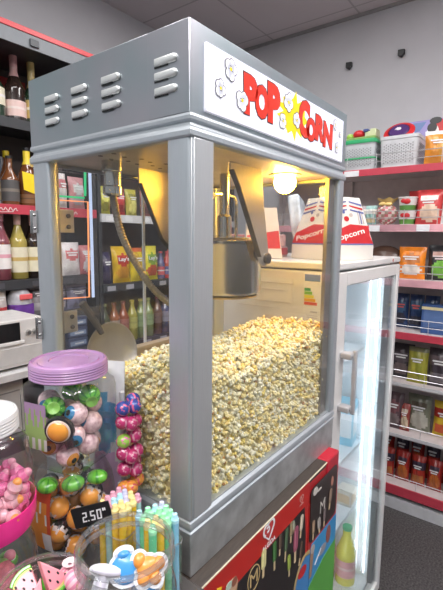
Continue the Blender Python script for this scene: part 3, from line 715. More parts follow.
# ------------------------------------------------------------------ packaging helpers
def pillow_mb(w, h, d, pat=0, n=12, hh=16):
    mb = MB(); vs = []; fs = []; ms = []
    for sgn in (1, -1):
        o = len(vs)
        for j in range(hh+1):
            for i in range(n+1):
                u = i/n*2-1; v = j/hh
                e = (1-u**4)*(math.sin(math.pi*min(1, max(0, (v-.05)/.9)))**.55 if .05 < v < .95 else 0)
                ww = 1-.06*math.sin(math.pi*v)
                vs.append((u*w/2*ww, -sgn*(d/2*e+.0008)+.004*math.sin(9*u+7*v)*e, v*h))
        for j in range(hh):
            for i in range(n):
                q = (o+j*(n+1)+i, o+j*(n+1)+i+1, o+(j+1)*(n+1)+i+1, o+(j+1)*(n+1)+i)
                fs.append(q if sgn > 0 else q[::-1])
                u = (i+.5)/n*2-1; v = (j+.5)/hh; k = 0
                if pat == 0: k = 1 if (u/.72)**2+((v-.62)/.17)**2 < 1 else (2 if (u/.8)**2+((v-.28)/.16)**2 < 1 else 0)
                elif pat == 1: k = 1 if .55 < v < .8 else (2 if .12 < v < .38 and abs(u) < .8 else 0)
                elif pat == 2: k = 1 if ((u-.1)/.8)**2+((v-.32)/.24)**2 < 1 else (2 if .66 < v < .8 and abs(u) < .7 else 0)
                elif pat == 3: k = 2 if v > .86 else (1 if abs(u+v-.6) < .3 else 0)
                ms.append(k)
    mb.add(vs, fs, ms); return mb
_pm = {}
def crisp(c):
    k = tuple(c)
    if k not in _pm: _pm[k] = pm('crinkled_foil', c, .28, 0, .18, 22, .25)
    return _pm[k]
def bag(name, label, cat, loc, w, h, d, cols, pat=0, rz=0, lean=.12, group=None, text=None, tcol=WHITE):
    t = root(name, label, cat, loc, group, rz)
    t.rotation_euler = (-lean, 0, rz)
    mk('pouch', pillow_mb(w, h, d, pat), [crisp(c) for c in cols], t, local=True, angle=70)
    if text:
        mb = MB(); add_text(mb, text, frame((0, -d/2-.0030, 0), (1, 0, 0), (0, 0, 1)), -w*.30, w*.30, h*.56, h*.70, .0006, .03)
        mk('printed_name', mb, tcol, t, local=True, smooth=False)
    else:
        mb = MB(); X = frame((0, -d/2-.0028, 0), (1, 0, 0), (0, 0, 1))
        for i, ww in enumerate((.30, .22)): mb.prism(rrect(-w*ww, w*ww*.9, h*(.66-.07*i), h*(.70-.07*i), h*.012), 0, .0006, X)
        mk('printed_mark', mb, tcol, t, local=True, smooth=False)
    return t
RZB = -math.pi/2          # facing the camera side from the back shelves (-x)

# ------------------------------------------------------------------ back shelving unit
gm = pm('pinkish_grey_metal', (.60, .54, .54), .55); shelf_red = pm('price_rail_red', (.50, .05, .08), .4); kick_m = pm('pale_plinth', (.55, .56, .58), .5)
gd = root('shelving_unit', 'tall grey shelving unit with red price rails along the back wall', 'shelving', (2.05, .1, -Z0))
Y0, Y1 = -1.0, 1.10
mk('back_panel', MB().box(2.22, 2.28, Y0, Y1, -Z0, .88), gm, gd)
for y in (Y0, .62, Y1): mk('upright', MB().box(2.19, 2.22, y-.015, y+.015, -Z0, .9), gm, gd)
mk('plinth', MB().box(1.85, 2.22, Y0, Y1, -Z0, -.888), kick_m, gd)
LV = [(.862, 1.88, .034, 1), (.572, 1.88, .036, 1), (.295, 1.86, .036, 1), (.022, 1.86, .036, 1), (-.252, 1.86, .012, 0), (-.530, 1.855, .012, 0), (-.815, 1.85, .05, 1)]
pale = pm('worn_price_strip', (.60, .32, .36), .4, var=.35, scale=5); tagw = paint((.75, .76, .78))
for z, xf, hs, red in LV:
    sh = mk('shelf', MB().box(xf+.004, 2.22, Y0, Y1, z-.018, z), gm, gd)
    if red: mk('price_rail', MB().box(xf-.004, xf+.004, Y0, Y1, z-hs, z+.001), pale if z in (.572, .295) else shelf_red, sh, bevel=.001)
    else: mk('price_rail', MB().box(xf-.002, xf+.004, Y0, Y1, z-hs, z+.004), pm('clear_rail', (.55, .55, .57), .3), sh)
    for hgt_ in ((.035, .07) if z > -.3 else (.05,)):
        mk('wire_guard', MB().tube([(xf+.006, Y0, z+hgt_), (xf+.006, Y1, z+hgt_)], .0022, 6), pm('guard_wire', (.62, .62, .64), .3, .7), sh)
    for y in np.arange(-.25, .65, .155):
        mk('guard_prong', MB().tube([(xf+.006, y, z), (xf+.006, y, z+.075 if z > -.3 else z+.05)], .0018, 6), pm('guard_wire', (.62, .62, .64), .3, .7), sh)
for q in ((.455, .535, .829, .858), (.33, .385, .538, .570), (.09, .15, .538, .572)): mk('price_ticket', MB().box(1.873, 1.877, *q), tagw, gd, smooth=False)

def basket(label, loc, w, d, h, col, lid=None, rz=RZB):
    t = root('storage_basket', label, 'basket', loc, None, rz)
    pl = pm('basket_plastic', col, .4)
    mb = MB()
    def lp(s, z): return [(x*s, y*s, z) for x, y in rrect(-w/2, w/2, -d/2, d/2, .02, 3)]
    mb.rings([lp(.90, 0), lp(.90, .004), lp(.97, h*.9), lp(1.0, h*.9), lp(1.0, h), lp(.97, h), lp(.95, h*.93), lp(.88, .006)], caps=True)
    mk('tub', mb, pl, t, local=True, angle=40)
    dk = paint(tuple(c*.52 for c in col), .6)
    hb = MB()
    for j in range(7):
        for i in range(14):
            x = -w*.36+w*.72*i/13; z = h*.18+h*.085*j+(.5*h*.085 if i % 2 else 0)
            s = .90+.07*z/(h*.9)
            hb.prism(ell(x, z, w*.017, h*.024, 6), 0, .0016, frame((0, -d/2*s-.0004, 0), (1, 0, 0), (0, .0, 1)))
    for j in range(7):
        for i in range(12):
            y = -d*.36+d*.72*i/11; z = h*.18+h*.085*j+(.5*h*.085 if i % 2 else 0)
            s = .90+.07*z/(h*.9)
            hb.prism(ell(y, z, d*.017, h*.024, 6), 0, .0016, frame((w/2*s+.0004, 0, 0), (0, 1, 0), (0, 0, 1)))
    hl = mk('perforation', hb, dk, t, local=True, smooth=False); hl['kind'] = 'stuff'
    if lid:
        lm = pm('basket_lid', lid, .35)
        mk('lid', MB().rings([lp(1.02, h-.012), lp(1.03, h-.010), lp(1.03, h+.006), lp(.98, h+.010), lp(.6, h+.012)], caps=True), lm, t, local=True, angle=40)
        mk('band', MB().rings([lp(.955, h*.40), lp(.965, h*.40), lp(.968, h*.45), lp(.955, h*.45)]), lm, t, local=True)
    return t
basket('white perforated basket with green lid on the top back shelf', (2.01, .475, .8625), .175, .20, .155, (.50, .53, .55), (.05, .42, .17))
basket('open white perforated basket without a lid on the top back shelf', (2.01, .272, .8625), .195, .20, .160, (.56, .57, .59))
# toys and packs lying on the baskets
t = root('toy_pack', 'green and red toy pack lying on the green lidded basket', 'toy', (1.99, .475, 1.031), None, RZB)
mk('tray', MB().box(-.08, .08, -.06, .06, 0, .012), paint((.25, .4, .12)), t, local=True, bevel=.003)
mk('toy_part', MB().sphere((-.02, -.03, .03), (.032, .03, .024), 16, 10), RED, t, local=True)
mk('toy_part', MB().sphere((-.065, -.03, .022), (.022, .03, .018), 14, 8), paint((.35, .6, .1)), t, local=True)
mk('toy_part', MB().box(.02, .05, -.05, .0, .012, .040).box(.045, .078, -.05, .02, .012, .050), paint((.55, .6, .35)), t, local=True, bevel=.004)
mk('toy_part', MB().box(.01, .035, -.055, -.01, .036, .052), paint((.06, .09, .25)), t, local=True, bevel=.003)
t = root('toy_disc', 'red round toy with purple centre lying across the white basket', 'toy', (1.985, .292, 1.024), None, RZB)
X = frame((0, -.0, .030), (1, 0, 0), (0, .75, .8))
mk('disc', MB().lathe([(.0, -.004), (.070, -.006), (.078, 0), (.070, .006), (.055, .008)], n=32, X=X, m=0), RED, t, local=True)
mk('disc_centre', MB().lathe([(.052, .006), (.046, .014), (.0, .016)], n=28, X=X), paint((.07, .03, .14)), t, local=True)
mk('disc_emblem', MB().prism(ell(.0, .004, .013, .012, 8), .015, .019, X).prism([(-.02, .0), (-.008, .02), (-.004, .006)], .015, .018, X), paint((.72, .70, .75)), t, local=True, smooth=False)
t = root('picture_pack', 'purple pack with a black and white dog picture at the right on the top shelf', 'pack', (2.135, .205, .863), None, RZB)
X = frame((0, -.004, .075), (1, 0, 0), (0, .10, 1))
mk('card', MB().prism(rrect(-.105, .105, -.074, .195, .02), -.012, .012, X), paint((.30, .26, .55)), t, local=True, bevel=.002)
mk('red_side', MB().prism(rrect(.055, .106, .01, .188, .015), .0121, .013, X), RED, t, local=True, smooth=False)
mk('blue_patch', MB().prism([(-.10, .12), (-.02, .14), (.01, .185), (-.10, .185)], .0121, .0128, X).prism([(-.09, .09), (-.03, .10), (-.05, .14)], .0121, .0129, X, 1), [paint((.12, .2, .42)), paint((.65, .6, .75))], t, local=True, smooth=False)
mk('dog_picture', MB().prism(ell(.045, .125, .030, .040, 18), .0130, .0138, X, 0).prism(ell(.040, .150, .024, .026, 18), .0138, .0144, X, 1).prism(ell(.055, .185, .03, .018, 14), .0130, .0142, X, 1).prism(ell(.05, .13, .008, .006, 8), .0144, .015, X, 1), [paint((.75, .72, .70)), BLACK], t, local=True, smooth=False)
bag('snack_bag', 'orange snack bag leaning at the right end of the top back shelf', 'snack bag', (1.935, .085, .8625), .13, .165, .05, [(.62, .24, .03), (.66, .32, .05), (.75, .74, .74)], 3, RZB+.25, .10, tcol=paint((.8, .8, .84)))
bag('snack_bag', 'purple snack bag just past the orange bag on the top back shelf', 'snack bag', (1.95, -.07, .8625), .13, .17, .05, [(.25, .10, .35), (.5, .3, .5), (.7, .6, .2)], 0, RZB, .10)

# second shelf
def cup(label, loc, r, h, cols, group=None):
    t = root('noodle_cup', label, 'cup', loc, group)
    mk('cup_body', MB().lathe([(r*.78, 0), (r*.80, .003), (r*.88, h*.42), (r*.98, h*.93)], n=24, cap0=True, m=lambda i: 1 if i == 1 else 0), [paint(cols[0]), paint(cols[1])], t, local=True)
    mk('cup_rim', MB().lathe([(r*.98, h*.92), (r*1.05, h*.93), (r*1.05, h), (0, h+.002)], n=24), WHITE, t, local=True)
    mb = MB().sphere((-r*.93, -.006, h*.68), (.004, .018, .014), 12, 8).sphere((-r*.93, .012, h*.72), (.004, .013, .011), 12, 8)
    mk('printed_mark', mb, RED, t, local=True)
    return t
cup('lower of two stacked noodle cups on the second back shelf', (1.945, .215, .573), .043, .066, ((.76, .77, .75), (.12, .30, .06)))
cup('upper of two stacked noodle cups on the second back shelf', (1.945, .215, .641), .046, .072, ((.76, .77, .75), (.10, .26, .06)))
t = root('sweets_bag', 'gold and red tied bag of sweets left of the stacked noodle cups', 'bag', (1.945, .318, .573), None, RZB)
mk('pouch', MB().sphere((0, 0, .055), (.058, .04, .056), 20, 12, mf=lambda i, k: (i+k) % 3), [crisp((.45, .10, .12)), crisp((.62, .50, .46)), crisp((.30, .22, .16))], t, local=True)
mk('tied_top', MB().rings([[(.020*math.cos(a), .016*math.sin(a), .104) for a in np.linspace(0, 6.1, 12)], [(.050*math.cos(a)*(1+.25*(i % 2)), .030*math.sin(a), .132+.012*(i % 2)) for i, a in enumerate(np.linspace(0, 6.1, 12))]]), crisp((.55, .38, .14)), t, local=True)
mk('bow', MB().sphere((.012, -.02, .108), (.02, .01, .010), 10, 6).sphere((-.02, -.02, .110), (.02, .01, .010), 10, 6), paint((.75, .55, .2)), t, local=True)
for i, (y, c1, c2) in enumerate(((.405, (.28, .48, .45), (.7, .7, .66)), (.46, (.35, .3, .32), (.7, .66, .6)))):
    bag('snack_pouch', ('small teal pouch left of the gold tied bag on the back shelf', 'small grey pouch behind the popcorn carton on the back shelf')[i], 'snack bag', (1.95, y, .573), .065, .105, .03, [c1, c2, (.6, .5, .3)], 1, RZB, .05)
bag('nut_bag', 'large red bag with a picture of nuts on the second back shelf', 'snack bag', (1.945, .112, .573), .125, .175, .06, [(.60, .06, .06), (.72, .55, .42), (.75, .70, .64)], 2, RZB, .08)
bag('nut_bag', 'red bag half hidden behind the large red nut bag', 'snack bag', (2.03, .175, .573), .12, .18, .05, [(.55, .05, .05), (.6, .2, .15), (.7, .5, .4)], 2, RZB, .05)
bag('snack_bag', 'white bag cut by the picture edge on the second back shelf', 'snack bag', (1.94, .0, .573), .11, .195, .05, [(.76, .76, .78), (.72, .70, .70), (.65, .55, .5)], 1, RZB, .06, tcol=RED)
# third shelf
t = root('bread_bag', 'dark brown loaf bag lying on the third back shelf beside the fridge top', 'bread', (1.98, .325, .2955), None, RZB)
mk('loaf', MB().sphere((0, 0, .085), (.105, .06, .085), 20, 12), crisp((.10, .055, .04)), t, local=True)
mk('label', MB().box(-.04, .03, -.062, -.05, .05, .10), paint((.25, .16, .12)), t, local=True, bevel=.004)
bag('snack_bag', 'bright orange snack pouch standing on the third back shelf', 'snack bag', (1.935, .175, .2955), .135, .165, .05, [(.85, .25, .02), (.55, .20, .06), (.80, .74, .68)], 0, RZB, .08, tcol=paint((.82, .8, .78)))
bag('snack_bag', 'black snack pouch with green picture beside the orange pouch', 'snack bag', (1.935, .035, .2955), .13, .175, .05, [(.025, .025, .028), (.20, .48, .08), (.5, .3, .25)], 2, RZB, .08, tcol=paint((.7, .6, .6)))
bag('snack_bag', 'black snack pouch right of the green pictured pouch', 'snack bag', (1.935, -.11, .2955), .13, .175, .05, [(.03, .03, .03), (.5, .2, .08), (.5, .3, .25)], 2, RZB, .08, tcol=paint((.7, .6, .6)))
# fourth shelf
for i, (y, lab) in enumerate(((.225, 'dark blue pouch nearest the fridge door on the fourth back shelf'), (.15, 'dark blue pouch second from the fridge on the fourth back shelf'), (.075, 'dark blue pouch behind the yellow topped box on the fourth back shelf'), (.30, 'dark blue pouch hidden partly by the fridge on the fourth back shelf'))):
    bag('snack_pouch', lab, 'snack bag', (2.0, y, .0225), .072, .185, .04, [(.025, .05, .13), (.05, .12, .22), (.04, .04, .06)], i % 2, RZB, .04, tcol=paint((.6, .12, .12)))
carton('biscuit_box', 'blue box with a yellow top on the fourth back shelf', 'box', (1.935, .04, .0225), .13, .05, .15, (.045, .10, .27), (.09, .16, .34), RZB, fill=(.75, .66, .38))
carton('biscuit_box', 'blue box at the picture edge on the fourth back shelf', 'box', (1.935, -.10, .0225), .13, .05, .15, (.045, .10, .27), (.35, .37, .42), RZB, fill=(.75, .66, .38))
# fifth to seventh shelf
packs = [
    (-.2515, .20, .12, .19, [(.04, .035, .04), (.10, .08, .09), (.16, .12, .12)], 'black pouch by the fridge on the fifth back shelf', 0),
    (-.2515, .11, .10, .19, [(.36, .34, .05), (.28, .29, .04), (.20, .20, .10)], 'yellow pouch among dark ones on the fifth back shelf', 3),
    (-.2515, .005, .11, .20, [(.05, .04, .05), (.12, .09, .10), (.18, .16, .18)], 'dark grey pouch right of the yellow pouch, fifth back shelf', 1),
    (-.2515, -.10, .11, .20, [(.06, .05, .07), (.3, .1, .1), (.25, .2, .2)], 'dark pouch with red print at the right of the fifth back shelf', 1),
    (-.5295, .215, .10, .20, [(.10, .06, .07), (.2, .08, .09), (.2, .16, .16)], 'dark maroon pouch by the fridge on the sixth back shelf', 0),
    (-.5295, .095, .12, .20, [(.20, .21, .15), (.48, .47, .40), (.12, .10, .07)], 'grey green pouch with pale picture on the sixth back shelf', 2),
    (-.5295, .155, .05, .15, [(.30, .05, .04), (.62, .50, .35), (.6, .5, .4)], 'narrow red pouch with cream picture on the sixth back shelf', 2),
    (-.5295, -.035, .12, .19, [(.62, .42, .03), (.38, .03, .02), (.60, .10, .03)], 'yellow and red pouch at the right of the sixth back shelf', 1)]
for z, y, w, h, cols, lab, p in packs:
    bag('snack_pouch', lab, 'snack bag', (1.93+(.04 if w > .11 else .0), y, z), w, h, .05, cols, p, RZB, .08)
for i, y in enumerate((.23, .15, .07, -.01, -.09)):
    for j, (dx, h) in enumerate(((1.93, .165), (2.03, .245))):
        bag('crisp_packet', ('front', 'back')[j]+' row red crisp packet, '+('first', 'second', 'third', 'fourth', 'fifth')[i]+' from the fridge on the bottom back shelf', 'crisp packet', (dx, y+.03*j, -.8145), .072, h, .05,
            [(.30, .02, .015), (.42, .11, .02), (.06, .04, .06)] if (i+j) % 2 else [(.33, .025, .015), (.04, .03, .05), (.42, .14, .03)], 2 if (i+j) % 2 else 1, RZB, .07, 'red crisp packets on the bottom shelf')
for y, lab in ((.70, 'left black clip hook on the back wall'), (.39, 'right black clip hook on the back wall')):
    t = root('wall_clip', lab, 'clip', (XB-.012, y, 1.545))
    mk('clip_plate', MB().prism([(-.018, .006), (.0, -.006), (.018, .010), (.019, .034), (-.018, .037)], -.012, .012, frame((0, 0, .0), (0, -1, 0), (0, 0, 1))), BLACK, t, local=True, bevel=.003)
    mk('clip_tip', MB().box(-.016, -.008, -.014, .010, -.003, .008), BLACK, t, local=True, bevel=.002)

# ------------------------------------------------------------------ liquor shelves along the left wall
lq_m = pm('black_shelf_metal', (.035, .037, .042), .5); lq_grey = pm('slate_fascia', (.20, .215, .235), .5)
lq = root('liquor_shelves', 'dark shelving unit with a red edged top holding wine and spirits at the left wall', 'shelving', (.54, 1.62, -Z0))
lx0, lx1 = .02, .975
mk('back_panel', MB().box(lx0, lx1, 1.755, 1.785, -Z0, 1.34), pm('dark_brown_back', (.085, .062, .055), .6), lq)
for x in (lx0, lx1-.02): mk('side_panel', MB().box(x, x+.02, 1.50, 1.755, -Z0, 1.28), lq_m, lq)
cn = mk('canopy', MB().box(lx0-.05, lx1, 1.42, 1.785, 1.278, 1.345), lq_m, lq)
mk('canopy_fascia', MB().box(lx0-.05, lx1, 1.412, 1.42, 1.272, 1.328), lq_grey, cn)
mk('red_edge', MB().box(lx0-.05, lx1, 1.408, 1.424, 1.328, 1.350), pm('red_edge_strip', (.62, .07, .08), .4), cn, bevel=.002)
mk('spotlight_clip', MB().box(.60, .64, 1.404, 1.412, 1.282, 1.312), paint((.06, .065, .075)), cn, bevel=.003)
LQ = [(.995, 'lq'), (.632, 'red'), (.302, 'dk'), (.128, 'dk'), (-.35, 'dk')]
for z, kind in LQ:
    sh = mk('shelf', MB().box(lx0+.02, lx1-.02, 1.50, 1.755, z-.02, z), lq_m, lq)
    rl = mk('price_rail', MB().box(lx0+.01, lx1-.01, 1.485, 1.50, z-.040, z+.002), shelf_red if kind == 'red' else lq_m, sh, bevel=.001)
    if kind == 'red':
        mb = MB()
        for x in (.20, .50, .80):
            pts = [(x-.05+.10*i/24, 1.4835, z-.020+.008*math.sin(i*1.25)*(1 if i % 3 else .5)) for i in range(25)]
            mb.tube(pts, .0022, 6)
            mb.tube([(x-.055, 1.4835, z-.012), (x-.045, 1.4835, z-.030), (x-.02, 1.4835, z-.033), (x+.03, 1.4835, z-.030)], .0016, 6)
        mk('script_mark', mb, paint((.78, .6, .6)), rl)
    else:
        if z < .9:
            for x in (.42, .60, .76): mk('price_ticket', MB().box(x, x+.055, 1.4838, 1.4855, z-.032, z-.008), paint((.5, .5, .52) if z < .2 else (.07, .07, .08)), rl, smooth=False)
for z, (xa, xb), txt in ((1.12, (.45, .76), '+1'),):
    t = root('red_poster', 'red card with white figures behind the bottles on the upper liquor shelf', 'poster', (.6, 1.752, .997))
    mk('card', MB().box(xa, xb, 1.748, 1.752, .997, 1.245), pm('poster_card_red', (.40, .03, .03), .5, var=.2, scale=9), t, smooth=False)
    mb = MB(); add_text(mb, txt, frame((0, 1.7475, 0), (1, 0, 0), (0, 0, 1)), .655, .715, 1.175, 1.225, .0004, .03)
    add_text(mb, txt, frame((0, 1.7475, 0), (1, 0, 0), (0, 0, 1)), .47, .53, 1.175, 1.225, .0004, .03)
    mk('figures', mb, paint((.7, .6, .6)), t, smooth=False)
g_green = shiny((.018, .04, .022)); g_rose = shiny((.30, .12, .12)); g_dark = shiny((.025, .015, .012)); g_straw = shiny((.40, .33, .08)); g_amber = shiny((.16, .055, .02)); g_pinkw = shiny((.22, .06, .08))
l_cream = paint((.72, .68, .52)); l_gold = paint((.55, .40, .14), .3); l_pink = paint((.72, .36, .44)); l_white = paint((.78, .75, .74)); l_green = paint((.25, .33, .20))
bottle('champagne_bottle', 'dark green champagne bottle at the left picture edge of the top liquor shelf', 'bottle', (.513, 1.56, .996), .043, .30, .013, g_green, (l_cream, l_white), l_gold, lz=(.18, .42), shoulder=.46, capname='foil', cap_h=.14)
bottle('champagne_bottle', 'rose champagne bottle with pink foil and pale oval label on the top liquor shelf', 'bottle', (.604, 1.56, .996), .045, .318, .0145, g_dark, (paint((.72, .52, .48)), paint((.78, .66, .62))), paint((.62, .32, .32), .3), lz=(.07, .28), shoulder=.48, capname='foil', cap_h=.26, neck_foil=paint((.55, .33, .32), .3))
bottle('champagne_bottle', 'gold foiled champagne bottle half hidden by the machine header', 'bottle', (.690, 1.57, .996), .044, .305, .0145, g_green, (l_gold, l_cream), paint((.62, .50, .22), .25), lz=(.10, .36), shoulder=.42, capname='foil', cap_h=.30, neck_foil=paint((.60, .48, .2), .3))
bottle('spirit_bottle', 'dark square shouldered spirit bottle with grey label, leftmost of the middle row', 'bottle', (.556, 1.55, .633), .038, .215, .013, g_amber, (paint((.09, .085, .085)), paint((.22, .19, .16))), BLACK, lz=(.08, .50), shoulder=.56)
bottle('spirit_bottle', 'brown bottle with yellow cap beside the yellow label bottle', 'bottle', (.600, 1.66, .633), .034, .255, .013, g_amber, (paint((.5, .35, .12)), l_cream), paint((.80, .62, .03)), lz=(.12, .45), shoulder=.60, cap_h=.12)
t = bottle('spirit_bottle', 'brown bottle with bright yellow hanging label and yellow neck band', 'bottle', (.638, 1.55, .633), .040, .262, .014, g_amber, (paint((.22, .10, .04)), paint((.12, .06, .03))), BLACK, lz=(.05, .20), shoulder=.58, neck_foil=paint((.80, .60, .04)))
mk('hanging_label', MB().prism([(-.042, .07), (.030, .05), (.046, .075), (.046, .135), (-.046, .150)], .0405, .0425, frame((0, 0, 0), (1, 0, 0), (0, 0, 1))), paint((.88, .66, .02)), t, local=True, smooth=False)
mk('neck_badge', MB().lathe([(.012, 0), (.010, .002), (0, .003)], n=14, X=frame((.004, -.036, .185), (1, 0, 0), (0, 0, 1))), l_gold, t, local=True)
t = root('box_card', 'white carton with blue stripes behind the middle row of bottles', 'box', (.552, 1.725, .633))
mk('card', MB().box(-.045, .055, -.02, .02, 0, .235), paint((.62, .64, .68)), t, local=True, bevel=.002)
mk('stripe', MB().box(.005, .045, -.0215, -.0195, .13, .225), paint((.30, .38, .50)), t, local=True, smooth=False)
bottle('spirit_bottle', 'dark blue bottle just behind the machine header in the middle row', 'bottle', (.730, 1.57, .633), .038, .25, .014, shiny((.02, .04, .12)), (l_white, paint((.2, .3, .5))), paint((.1, .15, .4)), shoulder=.6)
bottle('wine_bottle', 'pink wine bottle with white and pink label, leftmost in the lower row', 'bottle', (.500, 1.55, .303), .038, .315, .0135, g_pinkw, (l_white, l_pink), paint((.52, .25, .32), .3), lz=(.16, .50), shoulder=.58, capname='foil', cap_h=.18)
bottle('wine_bottle', 'straw coloured white wine bottle with cream and gold label', 'bottle', (.578, 1.55, .303), .038, .315, .0135, g_straw, (l_cream, l_gold), paint((.60, .40, .36), .3), lz=(.10, .46), shoulder=.58, capname='foil', cap_h=.22)
bottle('wine_bottle', 'dark red wine bottle with cream and gold label next to the machine post', 'bottle', (.652, 1.555, .303), .038, .315, .0135, g_dark, (l_cream, l_gold), paint((.62, .36, .34), .3), lz=(.10, .46), shoulder=.58, capname='foil', cap_h=.22)
# packets between the lower row and the oven
bag('sweets_pouch', 'pale pouch with red print above the white oven at the left picture edge', 'pouch', (.455, 1.525, .1295), .10, .145, .05, [(.60, .56, .54), (.68, .63, .58), (.62, .08, .08)], 1, .1, .08)
t = root('sweets_pouch', 'clear topped pouch with purple base and red badge above the white oven', 'pouch', (.560, 1.53, .1295))
mk('pouch', MB().lathe([(.052, 0), (.060, .01), (.060, .06), (.056, .063)], n=24, sq=4, cap0=True), crisp((.16, .06, .34)), t, local=True)
mk('clear_top', MB().lathe([(.055, .063), (.050, .10), (.036, .125), (.020, .14), (.045, .155)], n=24), pm('clear_crinkle', (.42, .42, .45), .15, var=.3, bump=.5), t, local=True)
mk('badge', MB().box(-.030, .030, -.062, -.055, .085, .110), paint((.72, .12, .12)), t, local=True, bevel=.004)
bag('sweets_pouch', 'grey transparent pouch of dark sweets next to the left machine post', 'pouch', (.655, 1.535, .1295), .09, .145, .05, [(.35, .35, .37), (.10, .09, .10), (.6, .6, .62)], 1, 0, .08)

# ------------------------------------------------------------------ goods of the dark unit seen through the machine's panes
gl = [(.735, .303, .10, .155, [(.58, .56, .55), (.50, .10, .10), (.66, .64, .62)], 1, 'white pouch with red band, leftmost pack seen through the side glass'),
      (.835, .303, .11, .165, [(.66, .62, .62), (.55, .14, .14), (.75, .72, .70)], 0, 'white pouch with red oval beside the leftmost pack behind the side glass'),
      (.925, .303, .075, .15, [(.45, .16, .17), (.62, .58, .58), (.5, .48, .48)], 2, 'red pouch next to the orange reflection lines behind the side glass'),
      (.745, .129, .12, .13, [(.16, .16, .24), (.30, .30, .40), (.42, .42, .5)], 1, 'grey violet pouch low behind the side glass'),
      (.865, .129, .12, .13, [(.22, .22, .32), (.12, .12, .18), (.5, .5, .58)], 3, 'blue grey pouch low beside the orange reflection lines'),
      (.800, .633, .055, .17, [(.60, .55, .55), (.48, .12, .14), (.66, .6, .6)], 1, 'white and red pouch high behind the left machine post'),
      (.885, .633, .09, .16, [(.55, .25, .27), (.62, .58, .58), (.4, .38, .4)], 0, 'pinkish pouch high behind the side glass')]
for x, z, w, h, cols, p, lab in gl: bag('snack_pouch', lab, 'pouch', (x, 1.535, z+.0005), w, h, .05, cols, p, 0, .06)
for i in range(3):
    t = root('drink_can_pack', ('lowest', 'middle', 'topmost')[i]+' dark blue pack of the short stack behind the side glass', 'pack', (.80, 1.46, -.05+.052*i), 'dark blue packs in a short stack')
    mk('box', MB().box(-.055, .055, -.02, .02, 0, .050), paint((.045, .06, .12)), t, local=True, bevel=.003)
    mk('printed_panel', MB().box(-.045, .045, -.0212, -.0195, .012, .034).box(-.02, .03, -.0216, -.0205, .018, .026, 1), [paint((.20, .26, .38)), paint((.6, .62, .66))], t, local=True, smooth=False)
t = root('display_ledge', 'low dark ledge behind the machine carrying the dark blue packs', 'ledge', (.80, 1.44, -Z0))
mk('ledge_body', MB().box(.70, .905, 1.40, 1.482, -Z0+.0, -.051), lq_m, t, bevel=.003)

# added glowing tubes that imitate coloured reflections in the machine glass
nf = root('reflection_frame', 'added glowing tubes imitating orange, green and white reflections in the machine glass', 'reflection frame', (.76, 1.455, .19))
nm = emis('orange_reflection', (1.0, .33, .13), 1.5); gnm = emis('green_reflection', (.06, .75, .30), .9); wnm = emis('white_reflection', (.62, .72, 1.0), 1.1)
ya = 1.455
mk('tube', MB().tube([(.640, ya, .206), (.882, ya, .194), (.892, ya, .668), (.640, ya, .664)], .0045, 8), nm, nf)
mk('green_glint', MB().tube([(.64, ya, .682), (.872, ya, .686)], .0045, 8).tube([(.877, ya, .695), (.885, ya, .905)], .006, 8), gnm, nf)
mk('white_glint', MB().tube([(.906, ya, .19), (.909, ya, .905)], .0075, 8), wnm, nf)
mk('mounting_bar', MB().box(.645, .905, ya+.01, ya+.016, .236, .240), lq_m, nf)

# ------------------------------------------------------------------ snack shelves behind the machine
sn = root('snack_shelves', 'dark shelving unit of crisps and soft drinks seen through the popcorn machine', 'shelving', (1.6, 1.62, -Z0))
sx0, sx1 = .985, 2.20
mk('back_panel', MB().box(sx0, sx1, 1.755, 1.785, -Z0, 1.34), pm('dark_back_two', (.10, .08, .075), .6), sn)
for x in (sx0, sx1-.02): mk('side_panel', MB().box(x, x+.02, 1.50, 1.755, -Z0, 1.28), lq_m, sn)
mk('canopy', MB().box(sx0, sx1, 1.42, 1.785, 1.278, 1.345), lq_m, sn)
wr = pm('white_price_rail', (.62, .62, .64), .4)
for z, mm in ((.995, lq_m), (.615, wr), (.240, lq_m), (-.105, lq_m), (-.50, lq_m)):
    sh = mk('shelf', MB().box(sx0+.02, sx1-.02, 1.50, 1.755, z-.02, z), lq_m, sn)
    rl = mk('price_rail', MB().box(sx0+.01, sx1-.01, 1.485, 1.50, z-.040, z+.002), mm, sh)
    for i in range(6): mk('price_ticket', MB().box(1.02+.13*i, 1.075+.13*i, 1.4838, 1.4855, z-.033, z-.007), paint((.36, .36, .40) if mm is lq_m else (.75, .75, .76)), rl, smooth=False)
cr = [(1.050, .074, .175, [(.05, .04, .10), (.12, .10, .16), (.10, .08, .14)], 1, 'dark violet crisp bag left of the yellow crisp bags', None),
      (1.160, .125, .205, [(.80, .50, .02), (.62, .05, .03), (.75, .35, .03)], 0, 'yellow crisp bag with red oval behind the flexible conduit', "Lay's"),
      (1.275, .10, .195, [(.82, .64, .03), (.62, .40, .03), (.7, .15, .05)], 3, 'plain yellow crisp bag second from the red oval bag', None),
      (1.385, .115, .205, [(.78, .70, .05), (.26, .42, .06), (.62, .12, .05)], 0, 'yellow crisp bag with green oval behind the machine', "Lay's"),
      (1.60, .12, .20, [(.55, .08, .05), (.7, .5, .05), (.6, .5, .4)], 0, 'red crisp bag behind the near machine post', None),
      (1.74, .12, .20, [(.7, .5, .05), (.55, .08, .05), (.6, .5, .4)], 1, 'yellow crisp bag with red band behind the kettle', None)]
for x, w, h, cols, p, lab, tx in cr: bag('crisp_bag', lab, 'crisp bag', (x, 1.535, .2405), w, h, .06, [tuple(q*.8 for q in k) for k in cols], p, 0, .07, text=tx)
for i, (x, c, lc) in enumerate(((1.475, (.10, .10, .22), (.5, .10, .12)), (1.53, (.45, .06, .06), (.12, .12, .3)))):
    bottle('drink_bottle', ('dark blue', 'red')[i]+' drink bottle right of the yellow crisp bags', 'bottle', (x, 1.54, .2405), .026, .17, .011, shiny(c), (paint(lc), paint((.6, .6, .62))), paint((.5, .06, .06)))
